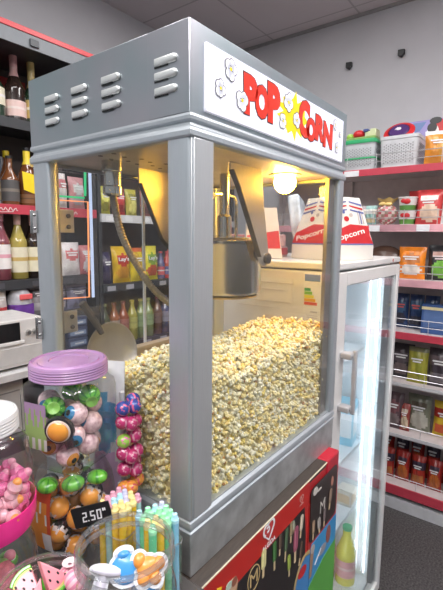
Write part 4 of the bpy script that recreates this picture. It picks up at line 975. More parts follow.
for i, (x, c, w) in enumerate(((1.05, (.50, .48, .06), .08), (1.15, (.55, .05, .05), .09), (1.24, (.45, .42, .08), .08), (1.36, (.30, .12, .10), .1), (1.47, (.25, .22, .20), .1), (1.60, (.4, .3, .1), .1), (1.73, (.4, .08, .08), .1))):
    bag('snack_pouch', ('yellow green', 'bright red', 'olive yellow', 'brown red', 'dark grey', 'mustard', 'crimson')[i]+' pouch on the white edged shelf behind the machine', 'pouch', (x, 1.535, .6155), w, .15, .05, [c, tuple(min(1, q*1.5+.1) for q in c), tuple(q*.5 for q in c)], i % 3, 0, .06)
bs = [(1.04, (.10, .12, .05), (.45, .44, .40), (.45, .48, .20), 'dark green'), (1.107, (.45, .14, .05), (.62, .50, .44), (.30, .08, .05), 'amber'), (1.174, (.48, .12, .05), (.62, .25, .20), (.4, .1, .08), 'red amber'),
      (1.240, (.60, .55, .10), (.68, .66, .20), (.7, .66, .1), 'yellow'), (1.307, (.32, .42, .16), (.38, .52, .26), (.66, .62, .2), 'pale green'), (1.37, (.36, .46, .20), (.45, .58, .32), (.62, .62, .22), 'lime green'),
      (1.445, (.22, .12, .12), (.3, .2, .2), (.4, .1, .1), 'brown'), (1.515, (.16, .18, .34), (.45, .45, .6), (.2, .25, .5), 'violet blue'), (1.59, (.62, .24, .03), (.66, .34, .05), (.66, .30, .05), 'orange'), (1.66, (.5, .1, .06), (.6, .5, .3), (.5, .1, .06), 'crimson'), (1.73, (.3, .4, .1), (.5, .6, .3), (.2, .4, .1), 'leaf green')]
for x, c, lc, cc, nm_ in bs:
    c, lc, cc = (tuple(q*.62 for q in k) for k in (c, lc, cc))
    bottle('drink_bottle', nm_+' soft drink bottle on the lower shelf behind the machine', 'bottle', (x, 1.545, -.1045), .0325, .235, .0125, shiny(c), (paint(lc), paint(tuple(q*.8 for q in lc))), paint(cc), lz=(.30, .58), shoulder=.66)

# ------------------------------------------------------------------ white oven on its counter, far left
ct = root('side_counter', 'white topped counter under the white oven at the left', 'counter', (.2, 1.34, -Z0))
mk('counter_top', MB().box(-.35, .55, 1.17, 1.47, -.040, -.012), pm('white_laminate', (.66, .66, .67), .35), ct, bevel=.002)
mk('counter_frame', MB().box(-.35, .52, 1.42, 1.46, -Z0, -.040).box(.50, .53, 1.20, 1.46, -Z0, -.040), paint((.06, .062, .07)), ct)
ov = root('mini_oven', 'white compact oven with dark window and three round knobs', 'oven', (.22, 1.33, -.012))
mk('body', MB().box(-.02, .485, 1.205, 1.45, .0, .182), pm('oven_white', (.68, .67, .66), .35), ov, bevel=.004)
for x in (.01, .45): mk('foot', MB().lathe([(.01, -.0119), (.012, .001)], (x, 1.24, 0), 10, cap0=True), BLACK, ov)
mk('window', MB().box(.02, .385, 1.2005, 1.206, .103, .172), paint((.012, .012, .014), .15), ov, bevel=.001)
mk('window_trim', MB().box(.01, .40, 1.199, 1.2055, .088, .101), WHITE, ov, bevel=.002)
for x in (.418, .443, .467):
    mk('knob', MB().lathe([(.010, 0), (.010, .006), (.008, .012), (.0, .013)], n=16, X=frame((x, 1.205, .128), (1, 0, 0), (0, 0, 1))), chrome, ov)
mk('lower_panel', MB().box(.0, .478, 1.2015, 1.2055, .012, .078), pm('oven_panel', (.58, .575, .57), .4), ov, bevel=.002)
t = root('storage_box', 'white box under the counter top below the oven', 'box', (.33, 1.27, -.27))
mk('box', MB().box(.285, .395, 1.22, 1.40, -.27, -.048), paint((.56, .55, .54)), t, bevel=.004)
mk('slot', MB().box(.30, .38, 1.2185, 1.2205, -.10, -.095), paint((.3, .3, .3)), t, smooth=False)
t = root('shelf_board', 'dark shelf board under the white box below the oven', 'shelf', (.2, 1.3, -.29))
mk('board', MB().box(-.34, .499, 1.19, 1.42, -.29, -.271), paint((.06, .062, .07)), t)

# ------------------------------------------------------------------ display counter with the sweets
ZC = .045
dc = root('display_counter', 'dark counter left of the freezer carrying the jars of sweets', 'counter', (-.3, .2, -Z0))
mk('counter_top', MB().box(-.62, -.040, -.20, .42, ZC-.03, ZC), pm('dark_counter_top', (.055, .05, .05), .35), dc, bevel=.003)
mk('counter_body', MB().box(-.60, -.060, -.18, .40, -Z0, ZC-.03), pm('dark_counter_body', (.07, .065, .065), .5), dc)

def jar(name, label, loc, prof, sq=2, rot=0, n=48, rim=None, mat=None, group=None):
    t = root(name, label, 'jar', loc, group)
    mk('jar_body', MB().lathe(prof, n=n, sq=sq, rot=rot), mat or jar_pl, t, local=True, angle=70)
    if rim:
        r, z = rim
        mb = MB()
        for zz, rr in ((z, r), (z-.011, r*1.015)):
            mb.lathe([(rr-.0022, zz-.0022), (rr+.0006, zz-.0022), (rr+.0018, zz), (rr+.0006, zz+.0022), (rr-.0022, zz+.0022), (rr-.003, zz), (rr-.0022, zz-.0022)], n=48)
        mk('jar_rim', mb, edge_pl, t, local=True)
    return t
def screw_lid(t, r, z, h, mat, rings=3, dome=.004):
    pr = [(r*.97, z), (r*1.02, z+.002)]
    k = 5
    for i in range(k): pr += [(r*1.02, z+.003+h*.75*i/k), (r*1.0, z+.003+h*.75*(i+.5)/k)]
    pr += [(r*1.01, z+h*.82), (r*.985, z+h*.95), (r*.93, z+h), (r*.90, z+h-.003), (r*.80, z+h-.003), (r*.78, z+h-.001), (r*.52, z+h-.001), (r*.50, z+h-.003), (0, z+h-.003)]
    return mk('lid', MB().lathe(pr, n=56), mat, t, local=True, angle=30)

def pack(n, rj, r, z0, seed, clr=1.0, zmax=1, rmin=0):
    """drops n balls of radius r into a round jar of radius rj"""
    rn = random.Random(seed); done = []
    for _ in range(n):
        best = None
        for _k in range(160):
            a = rn.uniform(0, 2*math.pi); q = (rj-r)*math.sqrt(rn.uniform(rmin, 1)); x, y = q*math.cos(a), q*math.sin(a); z = z0+r
            for (u, v, w) in done:
                d2 = (x-u)**2+(y-v)**2
                if d2 < (2*r*clr)**2: z = max(z, w+math.sqrt((2*r*clr)**2-d2))
            if best is None or z < best[2]: best = (x, y, z)
        if best[2] < zmax: done.append(best)
    return done

# candy prototypes -----------------------------------------------------------
def eyeball(iris, label, r=.0155):
    t = root('eyeball_candy', label, 'candy', (0, 0, 0), 'eyeball candies in the purple lidded jar')
    mk('ball', MB().sphere((0, 0, 0), r, 20, 14), pm('veined_candy', (.66, .36, .40), .25, var=.25, scale=150, coat=.5, c2=(.78, .60, .60)), t, local=True)
    mk('iris', MB().lathe([(r*.62, r*.80), (r*.50, r*.90), (r*.26, r*.99)], n=20), shiny(iris), t, local=True)
    mk('pupil', MB().lathe([(r*.27, r*.985), (r*.14, r*1.03), (0, r*1.04)], n=16), shiny((.015, .015, .02)), t, local=True)
    return t
def green_ball(r=.0155):
    t = root('melon_gumball', 'bright green ribbed gumball near the top of the purple lidded jar', 'candy', (0, 0, 0), 'green gumballs in the purple lidded jar')
    mk('ball', MB().sphere((0, 0, 0), r, 24, 14, mf=lambda i, k: 1 if k % 3 == 0 else 0), [shiny((.14, .50, .05)), shiny((.04, .26, .03))], t, local=True)
    mk('wrapper_tail', MB().lathe([(r*.3, r*.95), (r*.55, r*1.2), (r*.5, r*1.22), (0, r*1.05)], n=12), crisp((.25, .55, .10)), t, local=True)
    return t
def monster_ball(label, r=.0165, group=None):
    t = root('orange_gumball', label, 'candy', (0, 0, 0), group)
    def mf(i, k):
        e = i+.9*math.sin(k*1.25)+.6*math.sin(k*2.9+1)
        return 0 if e < 5.0 else (1 if e < 6.6 else 2)
    mk('ball', MB().sphere((0, 0, 0), (r*.95, r*.95, r), 26, 16, mf=mf), [shiny((.84, .34, .05), .22), shiny((.72, .62, .58), .3), shiny((.02, .02, .025), .2)], t, local=True)
    mk('wrapper_tail', MB().lathe([(r*.35, -r*.92), (r*.75, -r*1.2), (r*.7, -r*1.24), (0, -r*1.0)], n=12), crisp((.03, .03, .035)), t, local=True)
    return t
SJ = (-.093, .145)
JR = math.radians(14)
# lower jar of the stack
j2 = jar('sweets_jar', 'clear jar of orange gumballs with price tag, below the purple lidded jar', (SJ[0], SJ[1], ZC), [(0, .0005), (.040, .0005), (.047, .004), (.056, .026), (.0600, .054), (.0600, .083), (.056, .110), (.048, .127), (.042, .1335)], 3.2, JR)
j1 = jar('sweets_jar', 'clear square jar of eyeball candies with a purple lid', (SJ[0], SJ[1], ZC+.1350), [(0, .0005), (.043, .0005), (.051, .004), (.058, .020), (.0605, .034), (.0605, .106), (.058, .116), (.050, .123), (.046, .125), (.046, .132)], 5, JR)
purple = pm('translucent_purple', (.32, .17, .37), .25, var=.08, scale=14, coat=.5, sub=.2, c2=(.42, .25, .44))
screw_lid(j1, .0520, .1265, .023, purple)
lbm = pm('printed_wrap', (.30, .36, .20), .4, var=.3, scale=40)
vd = Vector((.79, .60, 0)); ph = math.atan2(-vd.y, -vd.x)
def jar_patch(t, name, prof, sq, rot, a0, a1, mats, mf=None, n=14, push=1.012):
    mb = MB(); vs = []; fs = []; ms = []
    for r, z in prof:
        for k in range(n+1):
            a = a0+(a1-a0)*k/n
            q = 1 if sq == 2 else (abs(math.cos(a-rot))**sq+abs(math.sin(a-rot))**sq)**(-1/sq)*.86
            vs.append((r*q*push*math.cos(a), r*q*push*math.sin(a), z))
    for i in range(len(prof)-1):
        for k in range(n):
            fs.append((i*(n+1)+k, i*(n+1)+k+1, (i+1)*(n+1)+k+1, (i+1)*(n+1)+k)); ms.append(mf(i, k) if mf else 0)
    mb.add(vs, fs, ms); return mk(name, mb, mats, t, local=True)
# printed side of the upper jar (violet splash over green)
jar_patch(j1, 'label', [(.0605, .036+.008*i) for i in range(9)], 5, JR, ph-.95, ph-.28, [paint((.30, .44, .14)), paint((.40, .26, .42)), paint((.62, .60, .58))],
          lambda i, k: 1 if i+1.6*math.sin(k*1.7) > 5 else (2 if i < 2 and k % 4 < 2 else 0))
# printed side of the lower jar (orange with white lettering strokes, white panel below)
jar_patch(j2, 'label', [(.056, .022), (.059, .036), (.0605, .05), (.0605, .062), (.0605, .078), (.0590, .094), (.0555, .112)], 3.2, JR, ph-1.15, ph-.30, [paint((.78, .28, .04)), paint((.76, .76, .76)), paint((.62, .08, .03))],
          lambda i, k: (1 if k > 8 else 0) if i < 2 else (2 if i > 4 or k > 11 else (1 if (k*2+i) % 5 == 0 and i > 2 else 0)))
pts = pack(20, .0475, .0155, ZC+.1350+.004, 5, .97, ZC+.1350+.106)
blue = eyeball((.05, .22, .42), 'veined eyeball candy with a blue iris in the purple lidded jar')
oran = eyeball((.62, .24, .03), 'veined eyeball candy with an orange iris in the purple lidded jar')
pink = eyeball((.66, .42, .46), 'veined pink eyeball candy turned away in the purple lidded jar')
grn = green_ball()
zs = sorted(pts, key=lambda q: q[2])
used = set(); rn = random.Random(2)
def put(proto, q, rot, ctr, first):
    loc = (ctr[0]+q[0], ctr[1]+q[1], q[2])
    if first: proto.location = (loc[0], loc[1], loc[2]+Z0); proto.rotation_euler = rot
    else: dup(proto, loc, rot)
front = lambda q: -(q[0]*.79+q[1]*.6)
cnt = {'b': 0, 'o': 0, 'p': 0, 'g': 0}
top3 = sorted(pts, key=lambda q: -(q[2]+.25*(-q[0]*.79-q[1]*.6)))[:3]
for i, q in enumerate(pts):
    # turned so that the iris looks roughly at the aisle
    yawr = math.atan2(-.6, -.79)+rn.uniform(-1.0, 1.0)
    rot = (0, rn.uniform(1.1, 1.8), yawr)
    if q in top3: k, pr = 'g', grn
    else:
        k = 'obopobpbo'[i % 9]; pr = {'o': oran, 'b': blue, 'p': pink}[k]
        if k == 'p': rot = (0, 1.5, yawr+2.8)
    put(pr, q, rot, SJ, cnt[k] == 0); cnt[k] += 1
# the one big orange ball held against the front of the upper jar
bigb = root('orange_gumball', 'orange gumball in a black wrapper at the front of the purple lidded jar', 'candy', (SJ[0]-.0385, SJ[1]-.0335, ZC+.1350+.068))
X = frame((0, 0, 0), (.62, -.78, 0), (-.06, -.05, 1))
mk('ball', MB().sphere((0, 0, .004), (.0150, .0150, .009), 22, 14, X=X), shiny((.84, .34, .05), .22), bigb, local=True)
mk('wrapper', MB().lathe([(.0145, .006), (.0185, .005), (.0195, .0), (.014, -.006), (0, -.007)], n=28, X=X).prism([(.004, -.014), (.014, -.010), (.018, -.024), (.008, -.028)], -.003, .003, X), shiny((.02, .02, .025), .3), bigb, local=True)
mk('white_ring', MB().lathe([(.0138, .0078), (.0154, .0068), (.0158, .005)], n=28, X=X), paint((.75, .6, .5)), bigb, local=True)
pts = pack(20, .051, .0165, ZC+.004, 11, .95, ZC+.114)
mo = monster_ball('orange gumball with white drips and black base in the lower jar', group='orange gumballs in the lower jar')
for i, q in enumerate(pts):
    yawr = math.atan2(-.6, -.79)+rn.uniform(-.9, .9)
    put(mo, q, (0, rn.uniform(.7, 2.1), yawr), SJ, i == 0)
gg = root('melon_gumball', 'green wrapped gumball pressed under the lid of the lower jar', 'candy', (SJ[0]-.020, SJ[1]-.030, ZC+.117), 'green gumballs at the top of the lower jar')
mk('ball', MB().sphere((0, 0, 0), (.016, .014, .010), 22, 12, mf=lambda i, k: 1 if k % 4 == 0 else 0), [shiny((.14, .46, .05)), shiny((.05, .26, .03))], gg, local=True)
dup(gg, (SJ[0]-.043, SJ[1]-.004, ZC+.1155), (.2, .1, .6)); dup(gg, (SJ[0]+.012, SJ[1]-.040, ZC+.1155), (.1, .2, 1.6))

# price tag
pt = root('price_tag', 'black price tag reading 2.50 in front of the orange gumballs', 'price tag', (-.122, .068, ZC))
a = Vector((-.1335, .0815, .120)); b2 = Vector((-.1030, .0425, .133))
u = (b2-a).normalized(); v = Vector((0, 0, 1)) - u*u.z; v = (v+Vector((.03, .02, 0))).normalized(); v = (v-u*v.dot(u)).normalized()
X = frame(a, u, v); wlen = (b2-a).length
mk('plate', MB().prism(rrect(0, wlen, .0, .027, .0015), -.002, 0, X), paint((.012, .012, .014), .35), pt)
mb = MB()
SEG = {'2': 'abged', '5': 'afgcd', '0': 'abcdef'}
def seven(ch, x0, y0, w, h, t=.0016):
    q = {'a': (x0+t*.4, x0+w-t*.4, y0+h-t, y0+h), 'g': (x0+t*.4, x0+w-t*.4, y0+h/2-t/2, y0+h/2+t/2), 'd': (x0+t*.4, x0+w-t*.4, y0, y0+t), 'f': (x0, x0+t, y0+h/2, y0+h), 'b': (x0+w-t, x0+w, y0+h/2, y0+h), 'e': (x0, x0+t, y0, y0+h/2), 'c': (x0+w-t, x0+w, y0, y0+h/2)}
    for k in SEG[ch]:
        xa, xb, ya, yb_ = q[k]; mb.prism([(xa+.12*ya, ya), (xb+.12*ya, ya), (xb+.12*yb_, yb_), (xa+.12*yb_, yb_)], .0001, .0006, X)
seven('2', wlen*.22, .0065, .0062, .013); seven('5', wlen*.43, .0065, .0062, .013); seven('0', wlen*.60, .0065, .0062, .013)
mb.prism(rrect(wlen*.375, wlen*.405, .0065, .0082, .0004), .0001, .0006, X)
mb.prism(rrect(wlen*.80, wlen*.84, .016, .020, .0006), .0001, .0006, X); mb.prism(rrect(wlen*.85, wlen*.88, .016, .020, .0006), .0001, .0006, X)
mk('digits', mb, pm('digit_white', (.85, .85, .86), .4), pt, smooth=False)
c0 = a+u*wlen*.5
mk('stand', MB().tube([(c0.x+.001, c0.y+.001, ZC+.003), (c0.x+.001, c0.y+.001, c0.z+.006)], .0015, 8).lathe([(.010, 0), (.010, .002), (0, .003)], (c0.x+.001, c0.y+.001, ZC+.0002), 16), jar_pl, pt)

# pink gummy jar on a melon jar, left picture edge
PJ = (-.224, .126)
j4 = jar('sweets_jar', 'clear jar of green and pink gummies under the pink gummy jar', (PJ[0], PJ[1], ZC), [(0, .0005), (.040, .0005), (.050, .006), (.054, .025), (.055, .06), (.052, .085), (.044, .100), (.040, .108)], 2, 0)
j3 = jar('sweets_jar', 'pink based jar of pink gummies with a white lid at the left picture edge', (PJ[0], PJ[1], ZC+.108), [(.0555, .03), (.055, .075), (.050, .106), (.040, .118), (.036, .121), (.036, .130)], 2, 0)
hot = pm('hot_pink_plastic', (.85, .03, .28), .3, coat=.3)
mk('pink_base', MB().lathe([(0, .0), (.046, 0), (.052, .004), (.056, .016), (.0565, .034), (.0555, .034), (.0545, .018), (.050, .006), (0, .004)], n=48), hot, j3, local=True)
screw_lid(j3, .041, .122, .024, pm('frosted_white_lid', (.62, .62, .63), .35, coat=.2))
def gummy(c1, c2, label, grp, r=.012):
    t = root('gummy', label, 'candy', (0, 0, 0), grp)
    mk('gummy_body', MB().lathe([(0, -r*1.5), (r*.7, -r*1.35), (r*.95, -r*.6), (r*.75, 0), (r*1.0, r*.7), (r*.65, r*1.4), (0, r*1.55)], n=14), pm('jelly', c1, .22, var=.35, scale=90, coat=.5, bump=.5), t, local=True)
    mk('gummy_top', MB().sphere((0, 0, r*1.35), r*.62, 12, 8), pm('jelly', c2, .3, var=.1, coat=.5), t, local=True)
    return t
g1 = gummy((.84, .16, .36), (.80, .30, .42), 'bright pink wrapped gummy in the white lidded jar', 'pink gummies in the white lidded jar', .0088)
g2 = gummy((.78, .40, .46), (.82, .30, .06), 'pale pink gummy with orange tip in the white lidded jar', 'orange tipped gummies in the white lidded jar', .0088)
rn = random.Random(8)
for i, q in enumerate(pack(75, .051, .0095, ZC+.1135, 3, .84, ZC+.215)):
    put(g1 if i % 3 else g2, q, (rn.uniform(-1.2, 1.2), rn.uniform(-1.2, 1.2), rn.uniform(0, 6)), PJ, i in (0, 1))
g3 = gummy((.16, .42, .08), (.66, .22, .28), 'green gummy with pink tip in the jar under the pink one', 'green gummies in the lowest left jar')
g4 = gummy((.58, .16, .20), (.2, .4, .1), 'dull red gummy in the jar under the pink one', 'red gummies in the lowest left jar')
for i, q in enumerate(pack(20, .050, .0125, ZC+.004, 7, .9, ZC+.092)):
    put(g3 if i % 2 else g4, q, (rn.uniform(-1.2, 1.2), rn.uniform(-1.2, 1.2), rn.uniform(0, 6)), PJ, i in (0, 1))

# open jar of watermelon slices
MJ = (-.228, -.003)
j5 = jar('sweets_jar', 'open jar of watermelon slice sweets at the lower left picture corner', (MJ[0], MJ[1], ZC), [(0, .0005), (.040, .0005), (.046, .004), (.047, .085), (.044, .094), (.0435, .106)], 2, 0, rim=(.0445, .106))
def slice_(label, grp):
    t = root('watermelon_sweet', label, 'candy', (0, 0, 0), grp)
    X = frame((0, 0, 0), (1, 0, 0), (0, 0, 1))
    arc = [(.022*math.sin(a), -.022*math.cos(a)+.008) for a in np.linspace(-.62, .62, 9)]
    inn = [(.0185*math.sin(a), -.0185*math.cos(a)+.008) for a in np.linspace(.66, -.66, 9)]
    mk('flesh', MB().prism([(0, .024)]+inn[::-1], -.006, .006, X), pm('melon_pink', (.78, .28, .33), .35, coat=.3), t, local=True, bevel=.001)
    mk('rind', MB().prism(arc+inn, -.0066, .0066, X), shiny((.12, .52, .05), .25), t, local=True, bevel=.0008)
    mk('pith', MB().prism([(x*.99, y+.0002) for x, y in inn][::-1]+[(x*.94, y+.0022) for x, y in inn], -.0064, .0064, X), paint((.70, .66, .20)), t, local=True, smooth=False)
    mb = MB()
    for x, y in ((0, .010), (-.004, .003), (.005, .002), (0, -.004), (-.009, -.005), (.009, -.005)):
        mb.sphere((x, -.0064, y), (.0010, .0007, .0018), 8, 5); mb.sphere((x, .0064, y), (.0010, .0007, .0018), 8, 5)
    mk('seed', mb, BLACK, t, local=True)
    return t
ws = slice_('watermelon slice sweet in the open jar at the lower left corner', 'watermelon slices in the open jar')
rn = random.Random(21)
pr_ = [(-.016, -.014, .086, -.70, .25, -.5), (.012, .000, .090, -.55, -.45, -.2), (-.004, .022, .084, -.8, 2.4, -.6), (-.026, .008, .080, -.4, .9, -.9), (.010, -.026, .074, -.9, .6, -.4), (.024, .018, .066, -.6, 1.4, -.3), (-.006, -.002, .060, -.9, -.5, -.5), (-.018, -.016, .040, -.5, .5, -.2), (.014, .002, .036, -.7, -.8, -.6), (-.008, .020, .046, -.6, .2, -.9)]
for i, (x, y, z, a, b2, c) in enumerate(pr_):
    e = (Euler((0, 0, c)).to_matrix() @ Euler((a, 0, 0)).to_matrix() @ Euler((0, b2, 0)).to_matrix()).to_euler()
    put(ws, (x, y, ZC+z+.016), e, MJ, i == 0)
wr_ = root('wrapped_sweet', 'pink striped wrapped sweet at the right of the watermelon slices', 'candy', (MJ[0]+.030, MJ[1]-.002, ZC+.100), 'pink wrapped sweets in the watermelon jar')
mk('wrapper', MB().sphere((0, 0, 0), (.012, .012, .010), 20, 12, mf=lambda i, k: k % 2), [crisp((.70, .24, .36)), crisp((.78, .48, .54))], wr_, local=True)
mk('twist', MB().lathe([(.003, .009), (.008, .014), (.002, .012)], n=10), crisp((.78, .6, .62)), wr_, local=True)
dup(wr_, (MJ[0]+.024, MJ[1]-.020, ZC+.106), (.5, .9, .3)); dup(wr_, (MJ[0]+.006, MJ[1]+.031, ZC+.062), (.5, .3, 1.3)); dup(wr_, (MJ[0]+.030, MJ[1]+.006, ZC+.056), (.9, .3, .3))

# open jar of fruit gums in front of the candy tubes
GJ = (-.196, -.093)
j6 = jar('sweets_jar', 'open jar of blue and orange shaped gums in front of the candy tubes', (GJ[0], GJ[1], ZC), [(0, .0005), (.040, .0005), (.0455, .004), (.0465, .13), (.044, .142), (.0425, .146), (.0425, .176)], 2, 0, rim=(.0430, .176))
def shape_gum(name, label, polys, border, mats, loc, rot, grp=None):
    t = root(name, label, 'candy', loc, grp); t.rotation_euler = rot
    X = frame((0, 0, 0), (1, 0, 0), (0, 0, 1))
    mb = MB()
    for cx, cy, rx, ry in border: mb.prism(ell(cx, cy, rx, ry, 18), -.002, .0015, X)
    mk('white_border', mb, paint((.74, .76, .80)), t, local=True)
    mb = MB()
    for cx, cy, rx, ry in polys: mb.sphere((cx, -.0015, cy), (rx, .0045, ry), 18, 10)
    mk('gum_body', mb, mats, t, local=True)
    return t
yawf = math.atan2(-.79, .6)+math.pi/2-math.pi/2
RF = -.69
bear = [(0, 0, .011, .010), (-.009, .006, .006, .007), (.010, .004, .006, .006), (-.004, -.009, .006, .006), (.007, -.008, .006, .006)]
bord = [(x, y, a+.003, b2+.003) for x, y, a, b2 in bear]
og = pm('orange_gum', (.80, .30, .05), .3, var=.1, coat=.4); bg = pm('blue_gum', (.05, .28, .62), .3, var=.15, coat=.4); wg = pm('white_violet_gum', (.62, .60, .68), .35, var=.2)
shape_gum('shaped_gum', 'orange animal shaped gum with white border, nearest the jar rim', bear, bord, og, (GJ[0]+.022, GJ[1]-.006, ZC+.140), (-.65, .15, RF))
shape_gum('shaped_gum', 'blue round gum with white border in the middle of the open jar', [(0, 0, .014, .013), (0, .012, .006, .004)], [(0, 0, .017, .016), (0, .014, .010, .006)], bg, (GJ[0]+.008, GJ[1]+.010, ZC+.140), (-.6, -.15, RF))
shape_gum('shaped_gum', 'pale violet T shaped gum at the back left of the open jar', [(0, .010, .014, .004), (-.002, -.003, .005, .013)], [(0, .010, .016, .006), (-.002, -.003, .007, .015)], wg, (GJ[0]-.014, GJ[1]+.016, ZC+.136), (-.5, .35, RF))
lowg = [((.018, -.018, .102), og, 'orange animal gum low at the front of the open jar'), ((-.018, -.016, .100), og, 'orange animal gum low at the left of the open jar'), ((.028, .006, .108), bg, 'blue animal gum low at the right of the open jar'), ((-.004, .022, .096), bg, 'blue animal gum deep at the back of the open jar'), ((-.024, .006, .090), pm('magenta_gum', (.55, .08, .28), .3, coat=.4), 'magenta animal gum low at the left of the open jar'), ((.002, -.004, .112), pm('violet_gum', (.45, .30, .48), .3, coat=.4), 'violet animal gum in the middle of the open jar'), ((.008, -.02, .060), wg, 'pale animal gum near the bottom of the open jar'), ((-.010, -.012, .055), bg, 'blue animal gum near the bottom of the open jar'), ((.02, .012, .055), og, 'orange animal gum near the bottom of the open jar'), ((0, .012, .035), og, 'orange animal gum on the bottom of the open jar')]
for (x, y, z), mt, lab in lowg:
    shape_gum('shaped_gum', lab, bear, bord, mt, (GJ[0]+x, GJ[1]+y, ZC+z), (-.6+rn.uniform(-.5, .3), rn.uniform(-.6, .6), RF+rn.uniform(-.5, .5)))

# candy tubes in two clear boxes
def tube_box(label, c, hw, hh, rz):
    t = root('clear_box', label, 'box', (c[0], c[1], ZC), None, rz)
    pl = rrect(-hw, hw, -hw, hw, .008, 4)
    mb = MB().rings([[(x*.97, y*.97, .0008) for x, y in pl], [(x, y, .003) for x, y in pl], [(x, y, hh) for x, y in pl]])
    mk('box_wall', mb, jar_pl, t, local=True); mb = MB().add([(x*.97, y*.97, .0008) for x, y in pl], [tuple(range(len(pl)))])
    mk('box_floor', mb, jar_pl, t, local=True)
    mk('box_edge', MB().tube([(x, y, hh) for x, y in pl]+[(pl[0][0], pl[0][1], hh)], .0012, 6, caps=False), edge_pl, t, local=True)
    return t
tube_box('clear box of yellow candy tubes behind the gum jar', (-.084, .052), .0245, .066, .2)
tube_box('clear box of green and blue candy tubes beside the machine corner', (-.080, -.015), .0245, .075, -.25)
tc_ = {'yellow': ((.86, .56, .02), (.82, .70, .30)), 'blue': ((.26, .56, .74), (.42, .72, .82)), 'green': ((.16, .68, .34), (.34, .80, .46)), 'pale': ((.40, .68, .66), (.72, .36, .46)), 'pink': ((.74, .24, .36), (.55, .55, .75))}
protos = {}
def tubec(kind, where, loc, rot):
    key = (kind, where)
    lab = {'A': 'candy tube standing in the box behind the gum jar', 'B': 'candy tube standing in the box by the machine corner'}[where]
    grp = kind+' candy tubes '+('behind the gum jar' if where == 'A' else 'by the machine corner')
    if key in protos: dup(protos[key], loc, rot); return
    t = root('candy_tube', kind+' '+lab, 'candy tube', loc, grp); t.rotation_euler = rot
    c, cc = tc_[kind]; h = .104 if where == 'A' else .108; r = .0050
    mk('tube', MB().lathe([(r*.7, 0), (r, .001), (r, h*.90)], n=12, cap0=True), pm('candy_tube_plastic', c, .25, coat=.4, sub=.15), t, local=True)
    mk('cap', MB().lathe([(r*1.08, h*.89), (r*1.08, h*.93), (r*.8, h*.945), (r*.65, h*.99), (r*.3, h), (0, h)], n=12), pm('candy_tube_cap', cc, .25, coat=.4), t, local=True)
    protos[key] = t
rn = random.Random(5)
ca_, sa_ = math.cos(.2), math.sin(.2)
for i in range(4):
    for j in range(4):
        x, y = (i-1.5)*.0109+rn.uniform(-.0002, .0002), (j-1.5)*.0109+rn.uniform(-.0002, .0002)
        k = 'yellow' if j < 2 and (i+j) % 4 != 3 else rn.choice(['blue', 'pale', 'pale', 'pink', 'yellow'])
        tubec(k, 'A', (-.084+x*ca_-y*sa_, .052+x*sa_+y*ca_, ZC+.0035), (rn.uniform(-.008, .008), rn.uniform(-.008, .008), 0))
ca_, sa_ = math.cos(-.25), math.sin(-.25)
for i in range(4):
    for j in range(4):
        x, y = (i-1.5)*.0109+rn.uniform(-.0002, .0002), (j-1.5)*.0109+rn.uniform(-.0002, .0002)
        k = 'yellow' if (i, j) in ((0, 1), (1, 0), (1, 1)) else ('blue' if (i, j) in ((3, 0), (2, 3), (0, 3)) else ('pink' if (i, j) == (3, 3) else 'green'))
        tubec(k, 'B', (-.080+x*ca_-y*sa_, -.015+x*sa_+y*ca_, ZC+.0035), (rn.uniform(-.008, .008), rn.uniform(-.008, .008), 0))

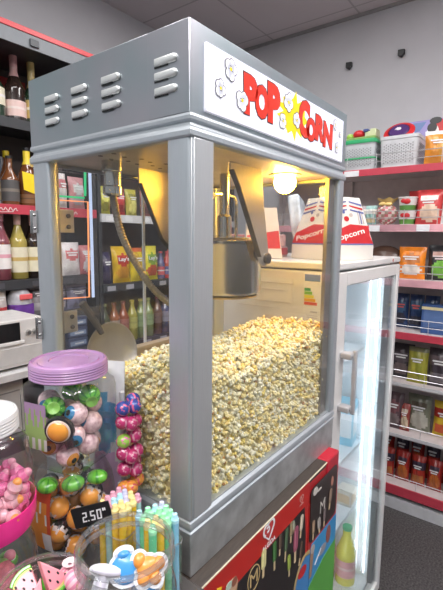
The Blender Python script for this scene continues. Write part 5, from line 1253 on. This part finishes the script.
# lollipop stand between the jars and the side glass
LS = (-.029, .110)
ls = root('lollipop_stand', 'slim stand of wrapped lollipops beside the side glass of the machine', 'stand', (LS[0], LS[1], ZC))
mk('stand_post', MB().lathe([(.008, 0), (.008, .003), (.004, .006), (.004, .225), (0, .228)], n=16), paint((.5, .5, .52)), ls, local=True)
def lolly(kind, c1, c2):
    t = root('lollipop', kind, 'lollipop', (0, 0, 0), kind+' group')
    mk('wrapped_ball', MB().sphere((0, 0, 0), .0112, 18, 12, mf=lambda i, k: 1 if (i+k//3) % 4 == 0 else 0), [pm('foil_wrap', c1, .22, var=.15, coat=.5), pm('foil_wrap', c2, .22, var=.15, coat=.5)], t, local=True)
    mk('wrapper_twist', MB().lathe([(.004, -.010), (.0028, -.015), (.006, -.020)], n=10), crisp(c1), t, local=True)
    mk('stick', MB().tube([(0, 0, -.010), (0, 0, -.030)], .0014, 6), WHITE, t, local=True)
    return t
la = lolly('magenta wrapped lollipop on the stand beside the side glass', (.46, .03, .14), (.62, .26, .36))
lb2 = lolly('dark blue and pink lollipop at the top of the stand', (.04, .07, .32), (.65, .12, .25))
lc2 = lolly('green and pink lollipop on the left of the stand', (.30, .52, .08), (.65, .15, .35))
ld2 = lolly('orange wrapped lollipop at the bottom of the stand', (.72, .28, .05), (.6, .1, .1))
spots_ = []
for lv in range(6):
    z = ZC+.085+.0245*lv
    for q in range(3):
        a = math.atan2(-.96, .0)+(q-1)*.95+(.35 if lv % 2 else -.25)
        spots_.append((lv, q, LS[0]+(.0185+rn.uniform(-.004, .006))*math.cos(a), LS[1]+(.0185+rn.uniform(-.003, .006))*math.sin(a), z+rn.uniform(-.004, .004), a))
seen = set()
for lv, q, x, y, z, a in spots_:
    x = min(x, -.0125)
    d_ = math.hypot(x-SJ[0], y-SJ[1])
    if d_ < .0725: x, y = SJ[0]+(x-SJ[0])*.0725/d_, SJ[1]+(y-SJ[1])*.0725/d_
    p_ = lb2 if lv == 5 else (ld2 if lv == 0 else (lc2 if lv == 3 and q == 0 else la))
    rot = (0, 1.35, a)
    if p_ in seen: dup(p_, (x, y, z), rot)
    else: p_.location = (x, y, z+Z0); p_.rotation_euler = rot; seen.add(p_)
# candy bag behind the purple lidded jar
cb = bag('sweets_bag', 'white and blue sweets bag with a yellow top behind the purple lidded jar', 'sweets bag', (-.020, .160, ZC), .066, .262, .018, [(.82, .84, .88), (.08, .42, .72), (.70, .5, .72)], 0, -1.12, .0, tcol=paint((.1, .4, .65)))
mk('yellow_strip', MB().box(-.033, .0, -.0035, .0035, .250, .268), paint((.86, .74, .05)), cb, local=True, smooth=False)
